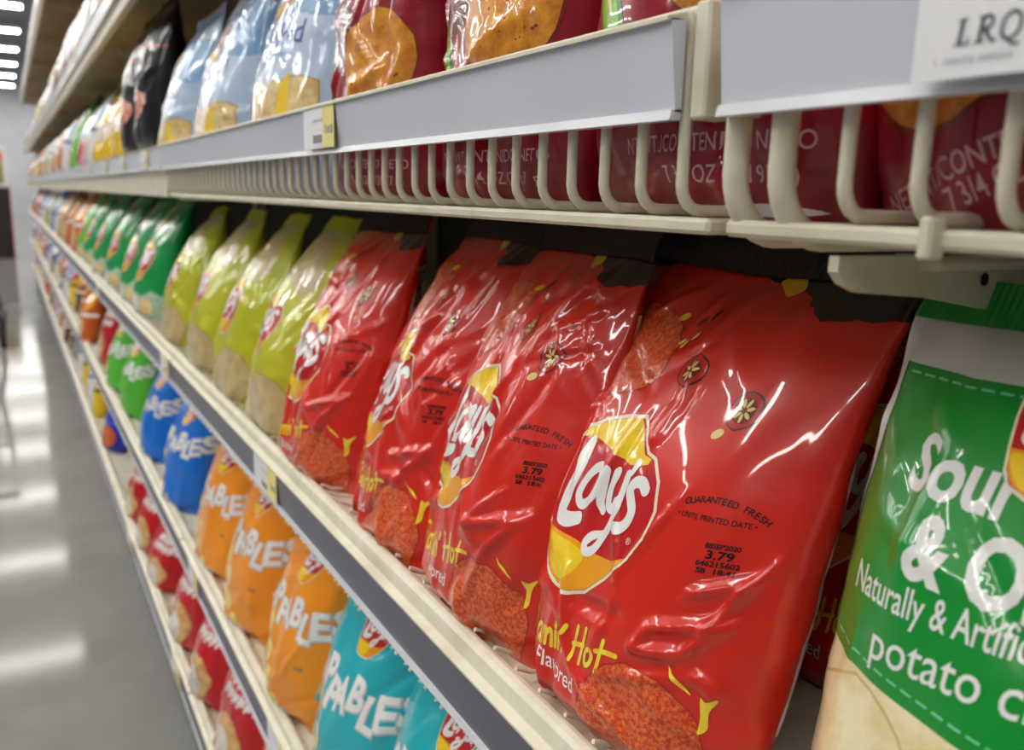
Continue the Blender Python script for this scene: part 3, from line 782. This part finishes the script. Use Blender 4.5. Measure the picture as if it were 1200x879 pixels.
def puff_art(word):
    def art(sp):
        W, H = sp['W']*500, sp['H']*1000; let = []; k = H/250
        n = len(word); w = 2*W*.90/n
        for i, ch in enumerate(word):
            x = -W*.90+w*(i+.5); y = (106+((i*7) % 3-1)*6)*k
            let += [(put(tri_text(ch, .027*k, .06, width=w*.00120, align='C'), x*.001, y*.001, rot=((i*5) % 3-1)*8), ink('letter_shadow', (190, 190, 196)), 1), (put(tri_text(ch, .027*k, .035, width=w*.00104, align='C'), (x-.6)*.001, (y+.8)*.001, rot=((i*5) % 3-1)*8), WHITE, 2)]
        puffs = []
        for (x, y, a, b) in ((-46, 96, 10, 14), (-38, 68, 13, 13), (-28, 40, 13, 14), (-56, 44, 8, 12), (-6, 22, 10, 8)):
            puffs.append((tri_disc(x*.001, y*k*.001, a*.001, b*k*.001, 16, .06, int(y)), PALE_YELLOW, 2))
        return [('brand_lettering', 0, let), ('puff_picture', 0, puffs), ('logo', 0, logo_pieces(8, 176*k, .54)),
                ('small_lettering', 0, [(put(tri_scribble(.060, .008, 10), -.034, .012), WHITE, 3)]), ('date_stamp', 0, [(put(tri_scribble(.012, .005, 4), .034, .07*k), GREY_TXT, 1)])]
    return art
def art_dip(sp):
    W, H = sp['W']*500, sp['H']*1000; k = H/250
    let = []
    for j, y in enumerate((128, 152)):
        for i in range(6):
            x = -60+i*20+j*6
            let.append((tri_stroke([S(x, y*k), S(x+5, (y+16)*k), S(x+9, (y+4)*k), S(x+15, (y+14)*k)], .0062, 3), WHITE, 2+.1*i))
    return [('brand_lettering', 0, let), ('chip_picture', 0, [(tri_disc(-.022, .060*k, .052, .044*k, 22, .05, 2), TAN_DARK, 1), (tri_disc(-.022, .061*k, .050, .042*k, 22, .05, 2), ink('toast_chip', (206, 150, 84), (226, 184, 120), 50), 1.5), (tri_disc(-.034, .050*k, .034, .030*k, 18, .1, 3), ink('dip_white', (232, 226, 216), (216, 204, 190), 50), 2.2)])]
def art_dark(sp):
    W, H = sp['W']*500, sp['H']*1000
    return [('edge_print', 0, [(mm(tri_rect(-W, 6, -W+13, H-20)), ink('silver', (176, 178, 186)), 1)]), ('chip_picture', 0, [(tri_disc(.0, .098, .052, .030, 14, .14, 2), ink('salmon', (232, 120, 84), (238, 200, 180), 60), 1), (tri_disc(-.056, .084, .026, .022, 12, .14, 4), ink('paper_pale', (214, 206, 204)), 2)]),
            ('band_print', 0, [(mm(tri_rect(-W+14, 196, W-6, 201)), ink('rust', (186, 74, 34)), 1)])]
def art_sunny(sp):
    W, H = sp['W']*500, sp['H']*1000
    return [('chip_picture', 0, [(tri_disc(-.010, .100, .064, .040, 16, .12, 2), ink('popped', (232, 222, 204), (206, 182, 146), 50), 1)]), ('small_print', 0, [(tri_disc(.02, .17, .026, .016, 12, .1, 2), ink('dark_amber', (150, 96, 14)), 1)])]
def art_generic(c1, c2, c3):
    def art(sp):
        W, H = sp['W']*500, sp['H']*1000
        return [('label_panel', 0, [(tri_blob([S(-.8*W, .55*H), S(0, .5*H), S(.8*W, .58*H), S(.7*W, .8*H), S(-.1*W, .84*H), S(-.75*W, .78*H)], 3), c1, 1)]),
                ('chip_picture', 0, [(tri_disc(-.1*W*.001, .24*H*.001, .62*W*.001, .17*H*.001, 12, .1, 3), c2, 1)]),
                ('band_print', 0, [(mm(tri_rect(-W, .42*H, W, .47*H)), c3, 1)])]
    return art

SPEC = dict(W=.195, H=.250, T=.098, n=(60, 76), lean=14, bend=.25, pillow=2.1, base=.24, wrinkle=1.35)
SEALS = {}
def make_bag(name, film_mat, art, sp, loc, yaw, label, cat='chip bag', group=None, key=None, seal_mat=None):
    t = empty(name, loc, math.radians(-90+yaw)); g = bag_grid(sp)
    bag_body(sp, g, film_mat, t, seal_mat)
    dx = np.array([sp.get('dx', 0.0), 0.0])
    for q, (pn, side, pieces) in enumerate(art(sp)):
        if sp.get('dx') and side == 0: pieces = [(T+dx, m_, l_) for T, m_, l_ in pieces]
        print_on(pn, sp, g, pieces, t, side, None if key is None else (key, q, sp['W'], sp['H']))
    tag(t, label, cat, group)
    return t
def again(src, loc, yaw, label, group=None, scale=None):
    c = copy_tree(src); c.location = loc; c.rotation_euler = (0, 0, math.radians(-90+yaw))
    if scale: c.scale = scale
    c['label'] = label
    if group: c['group'] = group
    return c

RED = film('film_hot_red', (214, 36, 16), .30, .04); GREEN = film('film_onion_green', (0, 138, 42), .30, .04); CHART = film('film_chartreuse', (188, 190, 30), .30, .04)
EMER = film('film_emerald', (0, 148, 70), .30, .04); MAROON = film('film_maroon', (150, 10, 32), .30, .04); PALEBLUE = film('film_pale_blue', (184, 204, 230), .30, .04)
TEAL = film('film_teal', (34, 176, 188), .30, .04); ORANGE = film('film_orange', (246, 150, 16), .30, .04); AZURE = film('film_azure', (0, 112, 214), .30, .04)
LEAF = film('film_leaf_green', (88, 190, 50), .30, .04); CRIMSON = film('film_crimson', (196, 14, 26), .30, .04); COAL = film('film_black', (22, 20, 20), .30, .04)
SUN = film('film_sun_yellow', (236, 196, 10), .30, .04); PLUM = film('film_plum', (104, 30, 96), .30, .04); RUST = film('film_rust', (206, 92, 20), .30, .04)
NAVY = film('film_navy', (20, 40, 170), .30, .04); SNOW = film('film_snow', (224, 224, 226), .30, .04); BROWN = film('film_brown', (92, 50, 28), .30, .04)
D1, D2, D3 = DECK[1], DECK[2], DECK[3]

# ------------------------------------------------------------------ middle shelf
G_HOT = 'glossy red chip bags on the middle shelf'
hot_ridges = [(.22,.93,.09,.87,.010,.0035),(.09,.87,.11,.81,.008,.003),(.11,.81,.15,.70,.007,.0035),(.15,.70,.10,.61,.007,.0025),(.09,.87,.46,.745,.008,.002),
              (.62,.385,.86,.43,.0045,.0040),(.86,.43,.82,.39,.0045,.0036),(.46,.307,.83,.352,.0045,.0046),(.83,.352,.68,.282,.0045,.0046),(.68,.282,.42,.26,.0045,.0046),(.42,.26,.50,.305,.0045,.0040),(.72,.255,.90,.226,.005,.003),
              (-.52,.14,-.30,.02,.006,.0022),(-.42,.16,-.20,.03,.005,.002)]
hot4 = make_bag('chip_bag', RED, art_hot, dict(SPEC, W=.203, T=.1, n=(104, 128), seed=4, taper=.04, ridges=hot_ridges, creases=30, sag=.003, lean=14), (.266, .321, D2), -3,
    'glossy red bag with a large round logo, biggest and nearest, beside the green bag', group=G_HOT, seal_mat=BLACK)
r3 = [(.75,.98,.40,.80,.007,.0055),(.40,.80,.25,.66,.007,.005),(.25,.66,.12,.58,.006,.004),(.05,.95,-.1,.75,.006,.004),(-.25,.95,-.4,.70,.006,.004),(-.05,.9,-.2,.62,.005,.003),(.3,.30,.8,.36,.0045,.005),(.8,.36,.5,.24,.0045,.005)]
for (seed, X, Y, yaw, lean, label) in ((3, .260, .457, -6, 12, 'red bag with a cut-off logo, next to the biggest red bag'),
                                 (2, .258, .603, -7, 16, 'third red bag from the green bag, its logo half turned away'),
                                 (7, .255, .783, 3, 14, 'farthest red bag, standing against the yellow-green bags')):
    make_bag('chip_bag', RED, art_hot, dict(SPEC, n=(72, 92), seed=seed, taper=.26, lean=lean, ridges=r3 if seed != 7 else r3[2:], creases=46, folds=16), (X, Y, D2), yaw, label, group=G_HOT, key='hot', seal_mat=BLACK)
again(hot4, (.405, .285, D2), -3, 'dark red bag in the second row, behind the gap beside the green bag', G_HOT)
make_bag('chip_bag', GREEN, art_sour, dict(SPEC, W=.215, H=.246, n=(72, 92), lean=8, pillow=2.2, seed=12, creases=10, folds=7, wrinkle=.9,
    ridges=[(-.75,.84,-.60,.78,.006,.004),(-.60,.78,-.62,.60,.006,.003),(-.1,.66,.2,.60,.005,.002)]), (.272, .110, D2), 2,
    'large green sour cream and onion chip bag at the right edge, white lettering', group='green chip bags')
G_CH = 'yellow-green chip bags on the middle shelf'
for i, (Y, yaw, seed) in enumerate(((.950, 1, 31), (1.130, 0, 32), (1.335, 1, 33), (1.590, 2, 34))):
    make_bag('chip_bag', CHART, art_pickle, dict(SPEC, n=(38, 48), seed=seed, wrinkle=1.3, H=.242, bend=.3, taper=.58, dx=.006), (.258, Y, D2), yaw,
        ('yellow-green bag with tan chip print, touching the farthest red bag', 'second yellow-green bag from the red bags', 'third yellow-green bag from the red bags', 'yellow-green bag farthest from the red bags, beside the emerald bags')[i], group=G_CH, key='ch')
G_EM = 'emerald green chip bags on the middle shelf'
for i, (Y, yaw, seed, label) in enumerate(((1.94, 3, 41, 'emerald green bag with round logo, next to the yellow-green bags'), (2.19, 3, 42, 'second emerald green bag from the yellow-green bags'),
        (2.55, 4, 43, 'third emerald green bag from the yellow-green bags'), (2.95, 2, 44, 'fourth emerald green bag from the yellow-green bags'), (3.32, 2, 45, 'fifth emerald green bag from the yellow-green bags, last of them'),
        (3.66, 0, 46, 'light green bag half hidden behind the last emerald bag'))):
    make_bag('chip_bag', EMER if i < 5 else LEAF, art_green, dict(SPEC, n=(26, 34), seed=seed, taper=.10, H=.254, dx=.022, wrinkle=1.1), (.256, Y, D2), yaw, label, group=G_EM, key='em')

# ------------------------------------------------------------------ eye-level shelf
G_LI = 'dark red lime chip bags in the wire basket'
SL = dict(SPEC, H=.285, n=(56, 80), lean=7, bend=.2)
for i, (Y, yaw, seed, X) in enumerate(((-.070, 0, 55, .278), (.124, 4, 51, .282), (.288, -3, 52, .278), (.468, -3, 53, .280), (.672, 0, 54, .280))):
    make_bag('chip_bag', MAROON, art_limon if i > 1 else (lambda q: art_limon(q, True)), dict(SL, lean=3, seed=seed, ridges=[(-.2,.02,.2,.09,.008,.003),(.2,.09,.5,.03,.008,.003),(.1,.30,.6,.36,.007,.004),(-.5,.52,.1,.44,.007,.003)], creases=26, folds=14), (X, Y, D3), yaw,
        ('dark red lime chip bag at the right frame edge behind the basket bars', 'dark red bag behind the thick basket rods and the paper shelf tag', 'dark red bag with golden chip, over the joint of the price strips', 'dark red bag with a large crumpled golden chip, centre of the basket', 'dark red bag with white lettering beside the pale blue bags')[i], group=G_LI, key='li' if i > 1 else 'lilow')
G_BK = 'pale blue chip bags in the wire basket'
for i, (Y, yaw, seed) in enumerate(((.905, 2, 61), (1.225, 1, 62), (1.555, 0, 63))):
    make_bag('chip_bag', PALEBLUE, art_baked, dict(SL, W=.25, H=.30, T=.11, n=(44, 56), seed=seed, creases=24), (.276, Y, D3), yaw,
        ('pale blue bag with dark blue lettering, against the dark red bags', 'middle one of the three pale blue bags', 'pale blue bag farthest away, beside the black bags')[i], group=G_BK, key='bk')
G_BL = 'black snack bags on the eye-level shelf'
for i, (Y, seed) in enumerate(((1.85, 71), (2.07, 72))):
    make_bag('chip_bag', COAL, art_dark, dict(SL, H=.30, n=(24, 34), seed=seed, lean=4), (.272, Y, D3+.070), 3, ('black bag with a silver edge, next to the pale blue bags', 'black bag with a silver edge, next to the bright yellow bags')[i], 'snack bag', G_BL, key='bl')
for i, (Y, seed) in enumerate(((2.32, 73), (2.56, 74), (2.82, 75))):
    make_bag('chip_bag', SUN, art_sunny, dict(SPEC, n=(22, 30), seed=seed, H=.235), (.270, Y, D3+.070), 4, ('bright yellow bag next to the black bags', 'middle one of the three bright yellow bags', 'bright yellow bag next to the light green bag')[i], 'snack bag', 'bright yellow bags on the eye-level shelf', key='su')

# ------------------------------------------------------------------ second lowest shelf
G_PF = 'puffed snack bags on the second lowest shelf'
SPP = dict(SPEC, dx=.016, W=.195, H=.262, T=.108, lean=12, n=(40, 50))
puff = puff_art('POPPABLES')
for i, (Y, mat, yaw, label) in enumerate(((.535, TEAL, 0, 'teal snack bag with a red round logo, nearest under the price strip'), (.705, TEAL, 4, 'teal snack bag beside the orange bags'),
        (.885, ORANGE, 4, 'orange snack bag beside the teal bags'), (1.095, ORANGE, 6, 'middle one of the three orange snack bags'), (1.300, ORANGE, 6, 'orange snack bag beside the blue bags'),
        (1.62, AZURE, 6, 'bright blue snack bag beside the orange bags'), (1.95, AZURE, 5, 'bright blue snack bag beside the light green bags'),
        (2.36, LEAF, 4, 'light green snack bag beside the bright blue bags'), (2.68, LEAF, 4, 'light green snack bag farther from the bright blue bags'))):
    make_bag('snack_bag', mat, puff, dict(SPP, seed=81+i), (.258, Y, D1), yaw, label, 'snack bag', G_PF, key='pf')
make_bag('snack_bag', CRIMSON, art_dip, dict(SPP, n=(22, 30), seed=95), (.268, 3.10, D1), 4, 'crimson bag with a pale chip, beyond the light green snack bags', 'snack bag', key='dip')

# ------------------------------------------------------------------ bottom shelf
SPD = dict(SPEC, dx=.030, H=.225, T=.105, W=.19, lean=14, n=(30, 38))
G_DP = 'crimson bags on the bottom shelf'
for i, (Y, yaw, label) in enumerate(((1.02, 3, 'crimson bag nearest on the bottom shelf, behind the cream divider'), (1.22, 5, 'crimson bag on the bottom shelf, just beyond the cream divider'), (1.43, 5, 'crimson bag on the bottom shelf, second beyond the cream divider'),
        (1.64, 5, 'crimson bag on the bottom shelf, third beyond the cream divider'), (1.93, 12, 'small crimson bag leaning alone on the bottom shelf'), (2.14, 6, 'crimson bag in the middle of the farther bottom-shelf trio'), (2.38, 5, 'crimson bag next to the bare bottom-shelf deck'))):
    make_bag('snack_bag', CRIMSON, art_dip, dict(SPD, seed=101+i, H=.225 if i != 4 else .175), (.256, Y, DECK[0]), yaw, label, 'snack bag', G_DP, key='dp' if i != 4 else 'dp4')
make_bag('snack_bag', NAVY, art_generic(ink('navy_panel', (40, 60, 190)), RUST, ink('navy_band', (70, 90, 200))), dict(SPD, n=(20, 26), seed=121, H=.225), (.262, 3.10, DECK[0]), 6, 'royal blue bag standing alone on the bottom shelf', 'snack bag')
o = MB().box(XF+.004, XF+.16, 1.108, 1.116, DECK[0], DECK[0]+.075, .003).build('shelf_divider', CREAM)
tag(o, 'small cream divider plate between the crimson bags on the bottom shelf', 'divider')

# ------------------------------------------------------------------ goods farther down the aisle
LOW = dict(SPEC, n=(12, 16), wrinkle=.9, creases=8, folds=5)
def proto(mat, c1, c2, c3, **kw):
    return make_bag('snack_bag', mat, art_generic(c1, c2, c3), dict(LOW, **kw), (0, 0, 0), 0, 'x', 'snack bag')
FAR = {'orange': (RUST, AMBER, TAN, WHITE), 'tan': (KRAFT, CREAM_INK, TAN_DARK, BANNER), 'white': (SNOW, SKY_INK, TAN, BLUE_INK), 'red': (CRIMSON, WHITE, TAN, YELLOW),
       'blue': (AZURE, WHITE, PALE_YELLOW, BANNER), 'yellow': (SUN, BANNER, WHITE, BLACK), 'purple': (PLUM, PINK, WHITE, AMBER), 'brown': (BROWN, AMBER, TAN, CREAM_INK),
       'light green': (LEAF, WHITE, TAN, SILVER_GREEN), 'pale pink': (PINK, WHITE, CRIMSON, SKY_INK), 'grey': (ink('grey_film', (150, 152, 160)), WHITE, SALMON, BLUE_INK) if False else (film('film_grey', (150, 152, 160), .25, .06), WHITE, TAN, BLUE_INK)}
PROTO = {}
def far_bag(colour, level, x, y, yaw, label, scale, zup=0.0):
    loc = (x, y, DECK[level]+zup)
    grp = 'small far bags on the %s' % SHELF_WORD[level]
    if colour not in PROTO:
        t = proto(*FAR[colour], seed=200+len(PROTO)*3); PROTO[colour] = t
        t.location = loc; t.rotation_euler = (0, 0, math.radians(-90+yaw)); t.scale = scale; t['label'] = label; t['group'] = grp
        return t
    return again(PROTO[colour], loc, yaw, label, grp, scale)
ROWS = [  # level, first y, landmark, colours in order from the near end
    (0, 3.62, 'beyond the royal blue bag', 'yellow white yellow white grey brown brown white orange white pale_pink brown white red grey white brown yellow white blue white red'),
    (1, 3.62, 'beyond the crimson bag', 'orange white orange brown yellow white white purple yellow white grey red white blue orange white yellow white purple white red grey'),
    (2, 3.98, 'beyond the light green bag', 'orange tan orange tan orange brown white blue white light_green red white blue white purple pale_pink white orange white blue white red'),
    (3, 3.12, 'past the bright yellow bags', 'white pale_pink light_green light_green white red white orange yellow white pale_pink light_green white orange brown white yellow white red white orange white pale_pink white'),
    (4, 2.55, 'from the camera end', 'orange white orange purple purple grey grey brown yellow yellow brown white grey orange yellow white brown red white grey light_green white purple white orange white'),
    (5, 3.90, 'from the camera end', 'tan white brown yellow tan white grey orange white tan yellow brown white grey tan white orange white yellow white tan')]
rr = random.Random(77)
for level, y, landmark, cols in ROWS:
    count = {}
    for c in cols.split():
        c = c.replace('_', ' '); n = count.get(c, 0); count[c] = n+1
        k = (.94, 1.0, 1.02, 1.10 if level == 3 else .98, 1.12, 1.15)[level]*rr.uniform(.90, 1.04)
        zup = .070 if level == 3 else 0.0
        x = .262 if not (level == 1 and n == 0 and c == 'orange') else .235
        far_bag(c, level, x+rr.uniform(-.006, .008), y, rr.uniform(-10, 6), '%s %s bag on the %s %s' % (nth(n), c, SHELF_WORD[level], landmark), (k*1.04, k, k), zup)
        y += rr.uniform(.25, .34)*(1.0 if y < 6 else 1.25)
        if y > Y_END-.15: break

# ------------------------------------------------------------------ price tags
TAG_SOFT_INK = paint('tag_soft_ink', (150, 148, 140), .6)
def price_tag(level, y, x, z0, z1, label, w=.060, yellow=.4):
    t = empty('price_tag', (x, y, (z0+z1)/2)); h = (z1-z0)/2
    MB().box(-.0006, .0, -w/2+w*yellow, w/2, -h, h, 0).build('white_paper', TAG_WHITE, t)
    MB().box(-.0006, .0, -w/2, -w/2+w*yellow, -h, h, 0).build('yellow_paper', TAG_YELLOW, t)
    for nm, mat, dy, dz, dw, dh in (('price_figures', TAG_SOFT_INK, -.36*w, -.35*h, .018, .010), ('barcode', TAG_SOFT_INK, .02*w, -.75*h, .022, .006), ('small_print', TAG_PALE_INK, .0*w, .25*h, .026, .004)):
        if nm == 'barcode':
            b = MB()
            for q in range(11): b.box(-.0009, -.0007, dy-.011+q*.002, dy-.011+q*.002+(.0012 if q % 3 else .0007), dz, dz+dh)
            tag(b.build(nm, mat, t), kind='stuff')
        else:
            T = tri_scribble(dw, dh*.7, 4 if nm == 'price_figures' else 9); T = np.stack([np.full(T.shape[:2], -.0008), dy+dw/2-T[..., 0], dz+T[..., 1]], -1)
            m = MB(); m.add([tuple(p) for p in T.reshape(-1, 3)], [(3*i, 3*i+1, 3*i+2) for i in range(len(T))]); m.build(nm, mat, t)
    tag(t, label, 'price tag', 'white and yellow price tags in the shelf strips')
XT = XF-.0062
price_tag(2, .862, XT, .7225, .7565, 'white and yellow tag on the middle strip below the red and yellow-green bags', .090)
price_tag(2, 1.525, XT, .7225, .7565, 'white and yellow tag on the middle strip below the emerald bags', .085)
price_tag(2, 2.75, XT, .7225, .7565, 'white and yellow tag far along the middle strip', .08)
price_tag(3, .655, XF-.0085, 1.0640, 1.0945, 'white and yellow tag on the eye-level strip below the pale blue bags', .072, .36)
price_tag(1, 1.345, XT, .4085, .4470, 'white and yellow tag on the second lowest strip near its joint', .075)
price_tag(1, .845, XT, .4085, .4470, 'white and yellow tag on the second lowest strip below the orange bags', .085)
price_tag(0, 1.60, XT, .1095, .1570, 'white and yellow tag on the bottom strip below the crimson bags', .09)
price_tag(0, 2.30, XT, .1095, .1570, 'white and yellow tag on the bottom strip near the bare deck', .09)
for i, y in enumerate((1.62, 1.95, 2.3, 2.75, 3.2, 3.8)):
    price_tag(3, y, XF-.0066, 1.0650, 1.0950, '%s small tag on the eye-level strip past the wire basket' % nth(i), .075, .3)
for i, y in enumerate((3.0, 3.5, 4.1, 4.9)):
    price_tag(4, y, XF-.0066, 1.3950, 1.4270, '%s small tag on the strip above eye level' % nth(i), .085, .2)

# paper card with serif letters on the nearest strip
t = empty('shelf_card', (XF-.0110, .100, 1.080))
tag(t, 'white paper card lettered LRQ on the nearest pale strip, top right corner', 'shelf card')
MB().box(0, .0006, -.060, .0505, -.0175, .0195, 0).build('paper', TAG_WHITE, t)
def card_print(name, tris, y_right, z, mat):
    m = MB()
    for T in tris:
        for tr in T: m.add([(-.0003, y_right-p[0], z+p[1]) for p in tr], [(0, 2, 1)])
    return m.build(name, mat, t)
def serif_letter(ch, h):
    bar = .18*h; thin = .07*h
    st = {'L': [tri_rect(.12*h, 0, .12*h+bar, h), tri_rect(0, 0, .62*h, thin), tri_rect(0, h-thin, .42*h, h), tri_rect(.55*h, 0, .62*h, .26*h)],
          'R': [tri_rect(.12*h, 0, .12*h+bar, h), tri_rect(0, 0, .42*h, thin), tri_rect(0, h-thin, .40*h, h), tri_stroke([(.3*h, .96*h), (.52*h, .94*h), (.62*h, .74*h), (.52*h, .54*h), (.3*h, .50*h)], .13*h), tri_stroke([(.40*h, .48*h), (.56*h, .22*h), (.74*h, .03*h), (.84*h, .04*h)], .14*h)],
          'Q': [tri_stroke([(.40*h, .99*h), (.14*h, .82*h), (.07*h, .5*h), (.16*h, .16*h), (.42*h, .01*h), (.70*h, .17*h), (.78*h, .5*h), (.69*h, .83*h), (.43*h, .99*h)], .14*h), tri_stroke([(.42*h, .02*h), (.56*h, -.16*h), (.84*h, -.20*h)], .11*h)]}
    return st[ch]
cx_ = .0395
for ch, adv in (('L', .0052), ('R', .0060), ('Q', .0064)):
    card_print('letter', [put(T, 0, 0, 1, 1, 0, .12) for T in serif_letter(ch, .0062)], cx_, -.0098, TAG_INK); cx_ -= adv
card_print('small_print', [put(tri_text('1 70072 08026', .0015, .01, width=.020), 0, 0)], .0440, -.0140, TAG_PALE_INK)

# ------------------------------------------------------------------ far end of the aisle
t = empty('display_case', (-.10, 14.6, 0))
tag(t, 'dark display case with red edges and a poster at the far end of the aisle', 'display case')
CASE = paint('case_black', (26, 18, 18), .5); CRED = paint('case_red', (170, 30, 24), .5)
MB().box(-.16, .16, -.20, .20, 0.0, 1.00, .01).build('cabinet', CASE, t)
for x in (-.165, .150): MB().box(x, x+.015, -.215, -.199, 0.02, 1.00, .002).build('edge_trim', CRED, t)
hd = MB().box(-.17, .15, -.06, -.03, 1.02, 1.58, .004).build('poster_board', paint('poster_white', (232, 232, 230), .6), t)
MB().box(-.165, .10, -.066, -.061, 1.34, 1.50, .001).build('poster_panel', paint('poster_orange', (222, 112, 50), .6), hd)
MB().box(-.165, .10, -.066, -.061, 1.05, 1.33, .001).build('poster_panel', paint('poster_olive', (150, 150, 70), .6), hd)
t = empty('shopping_cart', (-.325, 6.75, 0))
tag(t, 'dark shopping cart cut by the left frame edge, down the aisle', 'shopping cart')
STEEL = paint('cart_steel', (60, 64, 76), .35, .6)
rim = [(-.24, -.40), (.24, -.40), (.24, .40), (-.24, .40)]
for z, k in ((.42, .82), (.55, .88), (.68, .94), (.80, 1.0)):
    for i in range(4):
        a, b = rim[i], rim[(i+1) % 4]
        MB().tube([(a[0]*k, a[1]*k, z), (b[0]*k, b[1]*k, z)], .007, 6).build('basket_rail', STEEL, t)
for i in range(4):
    a, b = rim[i], rim[(i+1) % 4]; n = 7 if i % 2 == 0 else 11
    for q in range(n):
        u = q/n; x, y = a[0]+(b[0]-a[0])*u, a[1]+(b[1]-a[1])*u
        MB().tube([(x*.82, y*.82, .42), (x, y, .80)], .004, 5).build('basket_bar', STEEL, t)
MB().box(-.197, .197, -.328, .328, .405, .42, .002).build('basket_floor', STEEL, t)
MB().tube([(-.26, -.50, .98), (.26, -.50, .98)], .014, 8).build('handle', paint('cart_blue', (40, 50, 120), .4), t)
for x in (-.24, .24):
    MB().tube([(x, -.40, .80), (x, -.50, .98)], .009, 6).build('handle_arm', STEEL, t)
    MB().tube([(x*.82, -.33, .42), (x, -.38, .14)], .011, 6).build('leg', STEEL, t)
    MB().tube([(x*.82, .33, .42), (x, .38, .14)], .011, 6).build('leg', STEEL, t)
    MB().tube([(x, -.38, .14), (x, .38, .14)], .010, 6).build('base_rail', STEEL, t)
    for y in (-.38, .38):
        MB().tube([(x-.014, y, .062), (x+.014, y, .062)], .062, 14).build('wheel', paint('wheel_black', (20, 20, 22), .6), t)
        MB().box(x-.020, x+.020, y-.012, y+.012, .062, .14, .003).build('caster_fork', STEEL, t)
